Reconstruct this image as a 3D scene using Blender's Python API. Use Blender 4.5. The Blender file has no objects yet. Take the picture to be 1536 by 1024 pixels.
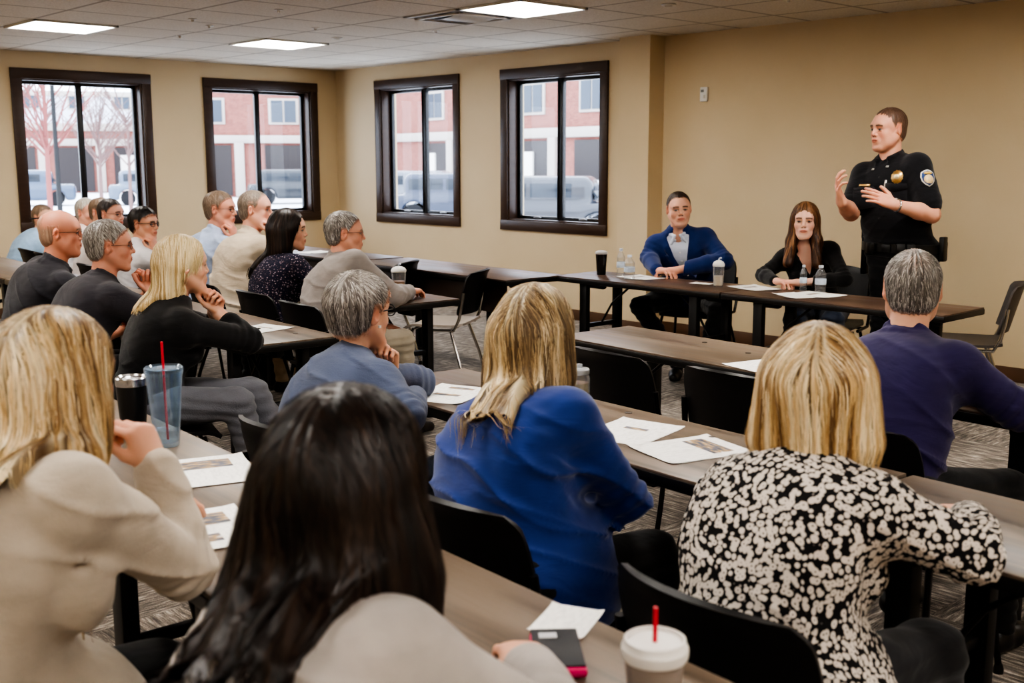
import bpy, bmesh, math, random, time
import numpy as np
from math import sin, cos, pi, radians, atan2, sqrt
from mathutils import Matrix, Vector
T0 = time.time()
random.seed(7)
rng = np.random.default_rng(11)
COL = bpy.context.scene.collection
V3 = lambda *a: np.array(a, float)

# ------------------------------------------------------------------ naming
def tag(o, label=None, cat=None, group=None, kind=None):
    if label: o['label'] = label
    if cat: o['category'] = cat
    if group: o['group'] = group
    if kind: o['kind'] = kind
    return o
def empty(name, loc=(0, 0, 0), rz=0.0):
    o = bpy.data.objects.new(name, None); COL.objects.link(o)
    o.empty_display_size = .05
    o.location = loc; o.rotation_euler = (0, 0, rz)
    return o
def thing(name, label, cat, loc=(0, 0, 0), rz=0.0, group=None):
    return tag(empty(name, loc, rz), label, cat, group)
def link(name, me, mat=None, parent=None, smooth=True):
    if mat is not None:
        for m in (mat if isinstance(mat, (list, tuple)) else [mat]): me.materials.append(m)
    if smooth: me.polygons.foreach_set('use_smooth', np.ones(len(me.polygons), bool))
    o = bpy.data.objects.new(name, me); COL.objects.link(o)
    if parent is not None: o.parent = parent
    return o
def copy_tree(o, parent=None):
    c = o.copy(); COL.objects.link(c); c.parent = parent
    for ch in list(o.children): copy_tree(ch, c)
    return c
ROT = radians(-3.886)
def W(a, b, z=0.0):
    return (7.6 + a*cos(ROT) - b*sin(ROT), -3.8 + a*sin(ROT) + b*cos(ROT), z)

# ------------------------------------------------------------------ bmesh shapes
class MB:
    """collects shapes, builds one mesh object"""
    def __init__(s): s.v = []; s.f = []
    def add(s, vs, fs):
        n = len(s.v); s.v += [tuple(map(float, v)) for v in vs]; s.f += [tuple(i+n for i in f) for f in fs]; return s
    def box(s, c, d, bev=0.0, M=None):
        bm = bmesh.new(); bmesh.ops.create_cube(bm, size=1)
        for v in bm.verts: v.co = Vector((v.co.x*d[0], v.co.y*d[1], v.co.z*d[2]))
        if bev > 0: bmesh.ops.bevel(bm, geom=list(bm.edges), offset=min(bev, min(d)*.45), segments=2, affect='EDGES', profile=.5)
        if M is not None: bmesh.ops.transform(bm, matrix=M, verts=bm.verts)
        bmesh.ops.translate(bm, verts=bm.verts, vec=c)
        bm.verts.index_update()
        s.add([v.co for v in bm.verts], [[v.index for v in f.verts] for f in bm.faces]); bm.free(); return s
    def tube(s, pts, r, n=10, cap=True, closed=False):
        pts = [np.array(p, float) for p in pts]; N = len(pts); rs = r if hasattr(r, '__len__') else [r]*N
        vs = []; up = None
        for i, p in enumerate(pts):
            if closed: t = pts[(i+1) % N]-pts[i-1]
            else: t = pts[min(i+1, N-1)]-pts[max(i-1, 0)]
            t = t/(np.linalg.norm(t)+1e-9)
            if up is None:
                up = np.cross(t, (0, 0, 1.0))
                if np.linalg.norm(up) < .1: up = np.cross(t, (1.0, 0, 0))
            up = up-t*(up@t); up /= np.linalg.norm(up)+1e-9
            w = np.cross(t, up)
            for k in range(n):
                a = 2*pi*k/n; vs.append(p+(up*cos(a)+w*sin(a))*rs[i])
        fs = []
        for i in range(N if closed else N-1):
            j = (i+1) % N
            for k in range(n): fs.append((i*n+k, i*n+(k+1) % n, j*n+(k+1) % n, j*n+k))
        if cap and not closed: fs += [tuple(range(n))[::-1], tuple((N-1)*n+k for k in range(n))]
        return s.add(vs, fs)
    def lathe(s, prof, c=(0, 0, 0), n=28, cap0=True, cap1=True):
        vs = [(c[0]+r*cos(2*pi*k/n), c[1]+r*sin(2*pi*k/n), c[2]+z) for r, z in prof for k in range(n)]
        fs = [(i*n+k, i*n+(k+1) % n, (i+1)*n+(k+1) % n, (i+1)*n+k) for i in range(len(prof)-1) for k in range(n)]
        if cap0: fs.append(tuple(range(n))[::-1])
        if cap1: fs.append(tuple((len(prof)-1)*n+k for k in range(n)))
        return s.add(vs, fs)
    def grid(s, P):
        a, b = P.shape[:2]; vs = P.reshape(-1, 3)
        return s.add(vs, [(i*b+j, (i+1)*b+j, (i+1)*b+j+1, i*b+j+1) for i in range(a-1) for j in range(b-1)])
    def build(s, name, mat, parent=None, smooth=True, angle=35):
        me = bpy.data.meshes.new(name); me.from_pydata(s.v, [], s.f); me.update()
        o = link(name, me, mat, parent, smooth)
        if smooth:
            try: me.set_sharp_from_angle(angle=radians(angle))
            except Exception: pass
        return o

# ------------------------------------------------------------------ materials
def srgb(r, g, b):
    f = lambda c: ((c/255+.055)/1.055)**2.4 if c > 10 else c/255/12.92
    return (f(r), f(g), f(b), 1)
MATS = {}
def nm(name):
    m = bpy.data.materials.new(name); m.use_nodes = True
    nt = m.node_tree; return m, nt, nt.nodes['Principled BSDF']
def pbr(name, col, rough=.5, metal=0, bump=0, bscale=60, var=0.0, vscale=6, spec=.5, trans=0, alpha=1, sheen=0, coat=0, emis=None, es=0, ior=1.45, stretch=(1, 1, 1)):
    if name in MATS: return MATS[name]
    m, nt, b = nm(name)
    b.inputs['Base Color'].default_value = col; b.inputs['Roughness'].default_value = rough; b.inputs['Metallic'].default_value = metal
    b.inputs['Specular IOR Level'].default_value = spec; b.inputs['IOR'].default_value = ior
    b.inputs['Transmission Weight'].default_value = trans; b.inputs['Alpha'].default_value = alpha
    b.inputs['Sheen Weight'].default_value = sheen; b.inputs['Coat Weight'].default_value = coat
    if emis: b.inputs['Emission Color'].default_value = emis; b.inputs['Emission Strength'].default_value = es
    tc = nt.nodes.new('ShaderNodeTexCoord'); mp = nt.nodes.new('ShaderNodeMapping'); mp.inputs['Scale'].default_value = stretch
    nt.links.new(tc.outputs['Object'], mp.inputs[0])
    if var > 0:
        n = nt.nodes.new('ShaderNodeTexNoise'); n.inputs['Scale'].default_value = vscale; n.inputs['Detail'].default_value = 4
        nt.links.new(mp.outputs[0], n.inputs[0])
        x = nt.nodes.new('ShaderNodeMix'); x.data_type = 'RGBA'
        x.inputs[6].default_value = tuple(c*(1-var) for c in col[:3])+(1,); x.inputs[7].default_value = tuple(min(1, c*(1+var)) for c in col[:3])+(1,)
        nt.links.new(n.outputs['Fac'], x.inputs[0]); nt.links.new(x.outputs[2], b.inputs['Base Color'])
    if bump > 0:
        n = nt.nodes.new('ShaderNodeTexNoise'); n.inputs['Scale'].default_value = bscale; n.inputs['Detail'].default_value = 5
        nt.links.new(mp.outputs[0], n.inputs[0])
        bp = nt.nodes.new('ShaderNodeBump'); bp.inputs['Strength'].default_value = bump; bp.inputs['Distance'].default_value = .01
        nt.links.new(n.outputs['Fac'], bp.inputs['Height']); nt.links.new(bp.outputs[0], b.inputs['Normal'])
    MATS[name] = m
    return m
def ramp(nt, fac, stops):
    r = nt.nodes.new('ShaderNodeValToRGB'); e = r.color_ramp.elements
    while len(e) < len(stops): e.new(.5)
    for i, (p, c) in enumerate(stops): e[i].position = p; e[i].color = c
    nt.links.new(fac, r.inputs[0]); return r.outputs[0]
def node(nt, t, **k):
    n = nt.nodes.new('ShaderNode'+t)
    for a, v in k.items():
        if hasattr(n, a): setattr(n, a, v)
        else: n.inputs[a.replace('_', ' ')].default_value = v
    return n
def cloth(name, col, rough=.85, weave=.25, wscale=500, wr=.35, wrs=9, sheen=.15, var=.12):
    """woven cloth with fine weave and soft creases"""
    if name in MATS: return MATS[name]
    m, nt, b = nm(name)
    b.inputs['Roughness'].default_value = rough; b.inputs['Sheen Weight'].default_value = sheen; b.inputs['Specular IOR Level'].default_value = .25
    tc = node(nt, 'TexCoord')
    n = node(nt, 'TexNoise', Scale=14., Detail=6.); nt.links.new(tc.outputs['Object'], n.inputs[0])
    x = ramp(nt, n.outputs['Fac'], [(.25, tuple(c*(1-var) for c in col[:3])+(1,)), (.75, tuple(min(1, c*(1+var)) for c in col[:3])+(1,))])
    nt.links.new(x, b.inputs['Base Color'])
    f = node(nt, 'TexNoise', Scale=float(wscale), Detail=2.); nt.links.new(tc.outputs['Object'], f.inputs[0])
    mp = node(nt, 'Mapping'); mp.inputs['Scale'].default_value = (.6, .6, 1.7); nt.links.new(tc.outputs['Object'], mp.inputs[0])
    g = node(nt, 'TexNoise', Scale=float(wrs), Detail=3., Distortion=.8); nt.links.new(mp.outputs[0], g.inputs[0])
    b1 = node(nt, 'Bump', Strength=weave, Distance=.0012); nt.links.new(f.outputs['Fac'], b1.inputs['Height'])
    b2 = node(nt, 'Bump', Strength=wr, Distance=.02); nt.links.new(g.outputs['Fac'], b2.inputs['Height']); nt.links.new(b1.outputs[0], b2.inputs['Normal'])
    nt.links.new(b2.outputs[0], b.inputs['Normal'])
    MATS[name] = m; return m
def attr_mat(name, rough=.5, spec=.4, sss=0, bump=0, bscale=300, sheen=0):
    if name in MATS: return MATS[name]
    m, nt, b = nm(name)
    a = node(nt, 'Attribute', attribute_name='Col'); nt.links.new(a.outputs['Color'], b.inputs['Base Color'])
    b.inputs['Roughness'].default_value = rough; b.inputs['Specular IOR Level'].default_value = spec; b.inputs['Sheen Weight'].default_value = sheen
    if sss: b.inputs['Subsurface Weight'].default_value = sss; b.inputs['Subsurface Radius'].default_value = (.012, .004, .002); b.inputs['Subsurface Scale'].default_value = .5
    if bump:
        tc = node(nt, 'TexCoord'); n = node(nt, 'TexNoise', Scale=float(bscale), Detail=3.); nt.links.new(tc.outputs['Object'], n.inputs[0])
        bp = node(nt, 'Bump', Strength=bump, Distance=.001); nt.links.new(n.outputs['Fac'], bp.inputs['Height']); nt.links.new(bp.outputs[0], b.inputs['Normal'])
    MATS[name] = m; return m

# ------------------------------------------------------------------ implicit surfaces
def nrm(v): v = np.array(v, float); return v/(np.linalg.norm(v)+1e-12)
def rotm(axis, ang):
    return np.array(Matrix.Rotation(ang, 3, Vector(axis)))
class Cone:      # rounded cone a->b
    def __init__(s, a, b, ra, rb): s.a = np.array(a, float); s.b = np.array(b, float); s.ra = ra; s.rb = rb
    def bb(s):
        return np.minimum(s.a-s.ra, s.b-s.rb), np.maximum(s.a+s.ra, s.b+s.rb)
    def __call__(s, X, Y, Z):
        d = s.b-s.a; L = d@d+1e-12
        t = np.clip(((X-s.a[0])*d[0]+(Y-s.a[1])*d[1]+(Z-s.a[2])*d[2])/L, 0, 1)
        dx = X-s.a[0]-t*d[0]; dy = Y-s.a[1]-t*d[1]; dz = Z-s.a[2]-t*d[2]
        return np.sqrt(dx*dx+dy*dy+dz*dz)-(s.ra+(s.rb-s.ra)*t)
class Ell:       # ellipsoid, R columns are axes
    def __init__(s, c, r, R=None): s.c = np.array(c, float); s.r = np.array(r, float); s.R = np.eye(3) if R is None else R
    def bb(s):
        e = np.sqrt(((s.R*s.r)**2).sum(1)); return s.c-e, s.c+e
    def __call__(s, X, Y, Z):
        x = X-s.c[0]; y = Y-s.c[1]; z = Z-s.c[2]; R = s.R
        u = (x*R[0, 0]+y*R[1, 0]+z*R[2, 0]); v = (x*R[0, 1]+y*R[1, 1]+z*R[2, 1]); w = (x*R[0, 2]+y*R[1, 2]+z*R[2, 2])
        k0 = np.sqrt((u/s.r[0])**2+(v/s.r[1])**2+(w/s.r[2])**2)+1e-9
        k1 = np.sqrt((u/s.r[0]**2)**2+(v/s.r[1]**2)**2+(w/s.r[2]**2)**2)+1e-9
        return k0*(k0-1)/k1
class RBox:
    def __init__(s, c, h, R=None, r=.01): s.c = np.array(c, float); s.h = np.array(h, float); s.R = np.eye(3) if R is None else R; s.r = r
    def bb(s):
        e = (np.abs(s.R)*s.h).sum(1); return s.c-e, s.c+e
    def __call__(s, X, Y, Z):
        x = X-s.c[0]; y = Y-s.c[1]; z = Z-s.c[2]; R = s.R
        q = [np.abs(x*R[0, i]+y*R[1, i]+z*R[2, i])-s.h[i]+s.r for i in range(3)]
        o = np.sqrt(sum(np.maximum(a, 0)**2 for a in q)); return o+np.minimum(np.maximum(np.maximum(q[0], q[1]), q[2]), 0)-s.r
class Fn:        # free implicit function used to cut
    def __init__(s, f): s.f = f
    def bb(s): return None
    def __call__(s, X, Y, Z): return s.f(X, Y, Z)
def smin(a, b, k):
    if k <= 0: return np.minimum(a, b)
    h = np.maximum(k-np.abs(a-b), 0)/k
    return np.minimum(a, b)-h*h*k*.25
class Grid: pass
def field(ops, res, infl=0.0, lo=None, hi=None):
    bbs = [o[2].bb() for o in ops if o[0] == 'u']
    pad = infl+res*3+.01
    L = np.min([b[0] for b in bbs], 0)-pad; H = np.max([b[1] for b in bbs], 0)+pad
    if lo is not None: L = np.maximum(L, lo)
    if hi is not None: H = np.minimum(H, hi)
    n = np.maximum(np.ceil((H-L)/res).astype(int)+1, 4)
    ax = [(L[i]+res*np.arange(n[i])).astype(np.float32) for i in range(3)]
    D = np.full(n, .12, np.float32)
    for op, k, p in ops:
        bb = p.bb()
        if bb is None: sl = [slice(0, n[i]) for i in range(3)]
        else:
            m = max(k, 0)+.025+infl
            sl = [slice(max(0, int((bb[0][i]-m-L[i])/res)), min(n[i], int((bb[1][i]+m-L[i])/res)+2)) for i in range(3)]
            if any(q.start >= q.stop for q in sl): continue
        X = ax[0][sl[0]][:, None, None]; Y = ax[1][sl[1]][None, :, None]; Z = ax[2][sl[2]][None, None, :]
        f = p(X, Y, Z); S = D[tuple(sl)]
        if op == 'u': D[tuple(sl)] = smin(S, f, k)
        elif op == 's': D[tuple(sl)] = -smin(-S, f, k)
        else: D[tuple(sl)] = -smin(-S, -f, k)
    g = Grid(); g.D = D-infl; g.L = L; g.res = res; g.ax = ax; g.n = n
    return g
def nufield(ops, fine, h, hc_=.009):
    """field on a grid refined inside the boxes of `fine`"""
    bbs = [o[2].bb() for o in ops if o[0] == 'u' and o[2].bb() is not None]
    L = np.min([b[0] for b in bbs], 0)-.02; Hh = np.max([b[1] for b in bbs], 0)+.02; ax = []
    for i in range(3):
        q = [L[i]]
        while q[-1] < Hh[i]:
            x = q[-1]; ins = any(a[i]-hc_ <= x <= b[i] for a, b in fine); q.append(x+(h if ins else hc_))
        ax.append(np.array(q, np.float32))
    n = [len(a) for a in ax]; D = np.full(n, .12, np.float32)
    for op, k, p in ops:
        if op == 'd': D += k; continue
        bb = p.bb(); m = max(k, 0)+.03
        sl = [slice(0, n[i]) for i in range(3)] if bb is None else [slice(max(0, int(np.searchsorted(ax[i], bb[0][i]-m))-1), min(n[i], int(np.searchsorted(ax[i], bb[1][i]+m))+1)) for i in range(3)]
        if any(q.start >= q.stop for q in sl): continue
        f = p(ax[0][sl[0]][:, None, None], ax[1][sl[1]][None, :, None], ax[2][sl[2]][None, None, :]); S = D[tuple(sl)]
        if op == 'u': D[tuple(sl)] = smin(S, f, k)
        elif op == 's': D[tuple(sl)] = -smin(-S, f, k)
        else: D[tuple(sl)] = -smin(-S, -f, k)
    g = Grid(); g.D = D; g.ax = ax; g.L = None; return g
def gpos(g):
    return g.ax[0][:, None, None], g.ax[1][None, :, None], g.ax[2][None, None, :]
def sample(g, p):
    q = (p-g.L)/g.res; n = np.array(g.D.shape)
    q = np.clip(q, 0, n-1.001); i = q.astype(int); f = q-i; D = g.D; x, y, z = i.T; a, b, c = f.T
    c00 = D[x, y, z]*(1-a)+D[x+1, y, z]*a; c10 = D[x, y+1, z]*(1-a)+D[x+1, y+1, z]*a
    c01 = D[x, y, z+1]*(1-a)+D[x+1, y, z+1]*a; c11 = D[x, y+1, z+1]*(1-a)+D[x+1, y+1, z+1]*a
    return (c00*(1-b)+c10*b)*(1-c)+(c01*(1-b)+c11*b)*c
def grad(g, p):
    e = g.res; o = np.zeros_like(p)
    for i in range(3):
        d = np.zeros(3); d[i] = e; o[:, i] = sample(g, p+d)-sample(g, p-d)
    return o/(np.linalg.norm(o, axis=1, keepdims=True)+1e-9)
def nets(g):
    D = g.D; s = D < 0; nx, ny, nz = D.shape
    c = np.zeros((nx-1, ny-1, nz-1), np.int8)
    for i in (0, 1):
        for j in (0, 1):
            for k in (0, 1): c += s[i:nx-1+i, j:ny-1+j, k:nz-1+k]
    act = (c > 0) & (c < 8); idx = np.argwhere(act); N = len(idx)
    if N == 0: return np.zeros((0, 3)), np.zeros((0, 4), int)
    ids = np.full(act.shape, -1, np.int32); ids[act] = np.arange(N)
    acc = np.zeros((N, 3)); cnt = np.zeros(N)
    C = [(i, j, k) for i in (0, 1) for j in (0, 1) for k in (0, 1)]
    val = {q: D[idx[:, 0]+q[0], idx[:, 1]+q[1], idx[:, 2]+q[2]] for q in C}
    for q in C:
        for ax in range(3):
            if q[ax]: continue
            r = list(q); r[ax] = 1; r = tuple(r); a, b = val[q], val[r]; m = (a < 0) != (b < 0)
            t = a/(a-b+1e-12); P = np.tile(np.array(q, float), (N, 1)); P[:, ax] = t
            acc[m] += P[m]; cnt[m] += 1
    fr = acc/cnt[:, None]
    if g.L is None: v = np.stack([g.ax[i][idx[:, i]]+(g.ax[i][idx[:, i]+1]-g.ax[i][idx[:, i]])*fr[:, i] for i in range(3)], 1).astype(float)
    else: v = g.L+(idx+fr)*g.res
    F = []
    for ax in range(3):
        sl0 = [slice(None)]*3; sl1 = [slice(None)]*3; sl0[ax] = slice(0, -1); sl1[ax] = slice(1, None)
        a, b = s[tuple(sl0)], s[tuple(sl1)]; e = np.argwhere(a != b)
        o1, o2 = (ax+1) % 3, (ax+2) % 3
        e = e[(e[:, o1] > 0) & (e[:, o2] > 0) & (e[:, o1] < D.shape[o1]-1) & (e[:, o2] < D.shape[o2]-1)]
        if len(e) == 0: continue
        ins = a[e[:, 0], e[:, 1], e[:, 2]]
        def cid(d1, d2):
            q = e.copy(); q[:, o1] -= d1; q[:, o2] -= d2; return ids[q[:, 0], q[:, 1], q[:, 2]]
        f = np.stack([cid(1, 1), cid(0, 1), cid(0, 0), cid(1, 0)], 1)
        f[~ins] = f[~ins][:, ::-1]; F.append(f)
    F = np.concatenate(F); F = F[(F >= 0).all(1)]
    return v, F
def mesh_np(name, v, f, cols=None):
    me = bpy.data.meshes.new(name); me.vertices.add(len(v)); me.vertices.foreach_set('co', np.asarray(v, np.float32).ravel())
    k = f.shape[1]; me.loops.add(f.size); me.loops.foreach_set('vertex_index', f.astype(np.int32).ravel())
    me.polygons.add(len(f)); me.polygons.foreach_set('loop_start', np.arange(0, f.size, k, dtype=np.int32))
    try: me.polygons.foreach_set('loop_total', np.full(len(f), k, np.int32))
    except Exception: pass
    me.update(calc_edges=True)
    if cols is not None:
        a = me.color_attributes.new('Col', 'FLOAT_COLOR', 'POINT'); c = np.ones((len(v), 4), np.float32); c[:, :3] = cols; a.data.foreach_set('color', c.ravel())
    return me
def keep_big(v, f, minf=.04):
    """drop tiny loose islands"""
    if len(v) == 0: return v, f
    lab = np.arange(len(v))
    for _ in range(60):
        m = lab[f].min(1); new = lab.copy()
        for k in range(4): np.minimum.at(new, f[:, k], m)
        new = new[new]
        if (new == lab).all(): break
        lab = new
    cnt = np.bincount(lab, minlength=len(v)); ok = cnt[lab] >= minf*len(v)
    mp = np.cumsum(ok)-1; f = f[ok[f].all(1)]
    return v[ok], mp[f]
def merge(parts):
    vs, fs, cs, n = [], [], [], 0
    for v, f, c in parts:
        vs.append(v); fs.append(f+n); cs.append(c); n += len(v)
    return np.concatenate(vs), np.concatenate(fs), np.concatenate(cs)
_nk = rng.normal(size=(12, 3))
def wob(X, Y, Z, f, seed=0, n=4):
    """cheap smooth pseudo noise in -1..1"""
    r = 0
    for i in range(n):
        k = _nk[(i+seed) % 12]*f; k2 = _nk[(i+seed+5) % 12]*f*.6
        r = r+np.sin(k[0]*X+k[1]*Y+k[2]*Z+1.7*i+seed+1.3*np.sin(k2[0]*X+k2[1]*Y+k2[2]*Z+i))
    return r/n
# ------------------------------------------------------------------ people
def frame(fwd, up=(0, 0, 1)):
    f = nrm(fwd); u = np.array(up, float); u = nrm(u-f*(u@f)); return np.stack([np.cross(f, u), f, u], 1)
def frame_up(up, fwd):
    u = nrm(up); f = np.array(fwd, float); f = nrm(f-u*(f@u)); return np.stack([np.cross(f, u), f, u], 1)
def head_ops(c, R, s=1.0, sex='m', ears=True, chin=1.0, jaw=1.0, fat=0.0):
    q = lambda x, y, z: c+R@(np.array([x, y, z])*s)
    E = lambda x, y, z, a, b, d, k, op='u', RR=None: (op, k*s, Ell(q(x, y, z), (a*s, b*s, d*s), R if RR is None else R@RR))
    C = lambda a, b, ra, rb, k, op='u': (op, k*s, Cone(q(*a), q(*b), ra*s, rb*s))
    fm = 1.0 if sex == 'm' else .93
    o = [E(0, -.014, .036, .0755, .095, .083, 0), E(0, .030, -.030, .058*fm, .058, .078, .03),
         E(0, .020, .030, .064, .070, .060, .03)]
    for sx in (-1, 1):
        o += [C((sx*.057*fm, -.005, -.040), (sx*.024*fm, .062, -.098), .020*jaw, .017*jaw, .03)]
        o += [E(sx*.041*fm, .052, -.026, .024, .024, .024, .02)]
        if fat: o += [E(sx*.045, .030, -.065, .030*fat, .035*fat, .035*fat, .03)]
    if fat: o += [E(0, .035, -.100, .045*fat, .035*fat, .022*fat, .03)]
    o += [E(0, .068, -.102, .023*jaw, .017, .017, .02)]
    o += [C((-.036, .074, .024), (.036, .074, .024), .0135 if sex == 'm' else .011, .0135 if sex == 'm' else .011, .022)]
    o += [E(sx*.0315, .094, .001, .0185, .017, .0135, .012, 's') for sx in (-1, 1)]
    o += [C((0, .082, .016), (0, .1035 if sex == 'm' else .099, -.026), .0075, .0105 if sex == 'm' else .009, .012)]
    o += [E(sx*.0120*fm, .088, -.031, .0075, .011, .0075, .006) for sx in (-1, 1)]
    o += [E(0, .079, -.060, .030, .016, .022, .015)]
    o += [E(0, .089, -.0560, .022*fm, .009, .0055, .004), E(0, .088, -.0655, .019*fm, .009, .0062, .004)]
    o += [C((-.021*fm, .097, -.0607), (.021*fm, .097, -.0607), .0022, .0022, .002, 's')]
    o += [E(sx*.0315, .0745, .0015, .0135, .0125, .0125, .0) for sx in (-1, 1)]
    for sx in (-1, 1):   # lids
        o += [C((sx*.020, .0835, .0075), (sx*.043, .0785, .0065), .0036, .0034, .003), C((sx*.021, .0825, -.0065), (sx*.041, .0785, -.0065), .0028, .0028, .003)]
    if ears:
        for sx in (-1, 1):
            RR = rotm((0, 0, 1), sx*-.45)@rotm((1, 0, 0), -.15)
            o += [E(sx*.0800, -.014, -.002, .0085, .0185, .031, .006, 'u', RR), E(sx*.0885, -.008, .002, .006, .0095, .017, .004, 's', RR)]
            o += [C((sx*.066, -.004, -.012), (sx*.074, -.004, -.012), .012, .010, .008)]
    return o
def face_col(v, c, R, s, skin, hair, sex, stub=0.0, lips=None, grey=False):
    p = ((v-c)@R)/s; x, y, z = p.T; ax = np.abs(x)
    skin = np.array(skin[:3]); col = np.tile(skin, (len(v), 1))
    def mix(m, k): 
        m = np.clip(m, 0, 1)[:, None]; return col*(1-m)+np.array(k)[None, :]*m
    g = lambda cx, cy, cz, a, b, d: np.exp(-(((ax-cx)/a)**2+((y-cy)/b)**2+((z-cz)/d)**2)*1.3)
    col = col*(1+.05*wob(x, y, z, 60)[:, None])
    col = mix(.45*g(.042, .06, -.030, .022, .03, .020)+.35*g(0, .105, -.028, .012, .02, .012)+.5*g(.082, -.01, 0, .012, .03, .035), skin*np.array([1.0, .62, .55]))
    if stub: col = mix(stub*(z < -.04)*(y > .0)*np.clip((-.035-z)/.02, 0, 1)*(1-g(0, .09, -.06, .025, .02, .010)), np.array(hair[:3])*.5+skin*.35)
    lp = np.array(lips if lips is not None else skin*np.array([.80, .48, .45]))
    col = mix((y > .075)*np.clip(1.4-((ax/.024)**2+((z+.0607)/.0105)**2), 0, 1)*1.2, lp)
    col = mix((y > .08)*(ax < .022)*np.clip(1-np.abs(z+.0607)/.0028, 0, 1)*1.2, skin*.25)
    bz = .0245-.25*np.maximum(ax-.034, 0)+.08*np.minimum(ax-.034, 0)
    col = mix((y > .045)*(ax > .012)*(ax < .052)*np.clip(1.5-np.abs(z-bz)/.0045, 0, 1)*(.85 if sex == 'm' else .8), np.array(hair[:3])*.55)
    col = mix(.55*(y > .06)*np.exp(-(((ax-.0315)/.020)**2+((z-.0035)/.011)**2)*1.2), skin*np.array([.50, .36, .32]))
    eye = (y > .068)*(((ax-.0315)/.0135)**2+((z-.0008)/.0058)**2 < 1)
    col[eye] = (.34, .31, .29)
    iris = (y > .068)*(((ax-.0315)**2+(z-.001)**2) < .0070**2)*(np.abs(z-.0008) < .0056)
    col[iris] = (.035, .025, .02) if sex == 'f' else (.05, .05, .055)
    lid = (y > .066)*(np.abs(ax-.0315) < .0155)*(np.abs(z-.0066+.28*np.abs(ax-.0315)) < .0019)
    col[lid] = skin*.12
    col = mix((y > .085)*(ax > .004)*(ax < .013)*np.clip(1-np.abs(z+.038)/.004, 0, 1), skin*.25)
    return np.clip(col, 0, 1)
def hand_ops(w, fd, bn, side, curl=(.3, .35, .4, .45), thumb=.5, s=1.0, spread=.10):
    """wrist point, finger direction, back-of-hand normal, side +1 right / -1 left"""
    Y = nrm(fd); Z = nrm(np.array(bn, float)-Y*(np.array(bn)@Y)); X = -side*np.cross(Y, Z)      # X towards the thumb
    q = lambda x, y, z: w+(X*x+Y*y+Z*z)*s
    o = [('u', .012, Cone(q(.0, -.01, 0), q(0, .025, 0), .024*s, .025*s))]
    kn = [(.029, .088), (.010, .093), (-.010, .089), (-.028, .080)]
    for x, y in kn: o.append(('u', .014, Cone(q(x*.55, .02, 0), q(x, y, 0), .0155*s, .0115*s)))
    o.append(('u', .015, Ell(q(.002, .055, -.004), (.036*s, .04*s, .014*s), np.stack([X, Y, Z], 1))))
    LN = [(.042, .026, .021), (.047, .030, .022), (.043, .028, .021), (.034, .021, .019)]
    for i, ((x, y), L) in enumerate(zip(kn, LN)):
        p = q(x, y, 0); ang = curl[i]*.9; sp = x/.029*spread
        r = (.0098, .0100, .0096, .0086)[i]
        for j, l in enumerate(L):
            d = (X*sin(sp)+Y*cos(sp))*cos(ang)-Z*sin(ang); p2 = p+nrm(d)*l*s
            o.append(('u', .003, Cone(p, p2, r*s*(1-.08*j), r*s*(.93-.08*j)))); p = p2; ang += curl[i]*1.15
    p = q(.022, .022, -.004); d1 = nrm(X*(.9-thumb*.5)+Y*.75-Z*(.15+thumb*.6)); p2 = p+d1*.040*s
    o.append(('u', .012, Cone(p, p2, .0165*s, .0125*s)))
    d2 = nrm(d1*.8+Y*.6-Z*.1); p3 = p2+d2*.032*s; o.append(('u', .004, Cone(p2, p3, .0122*s, .0105*s)))
    d3 = nrm(d2+Y*.4); o.append(('u', .003, Cone(p3, p3+d3*.024*s, .0105*s, .0085*s)))
    return o
def ik(S, Wp, L1, L2, pole):
    d = Wp-S; D = np.linalg.norm(d); D2 = min(D, (L1+L2)*.995); u = d/D
    if D > D2: Wp = S+u*D2; D = D2
    a = (L1*L1-L2*L2+D*D)/(2*D); h = sqrt(max(L1*L1-a*a, 0)); p = np.array(pole, float); p = nrm(p-u*(p@u))
    return S+u*a+p*h, Wp
SKIN = srgb(214, 165, 138)[:3]
HAIRM = lambda: attr_mat('hair_strands', rough=.42, spec=.35)
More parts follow.
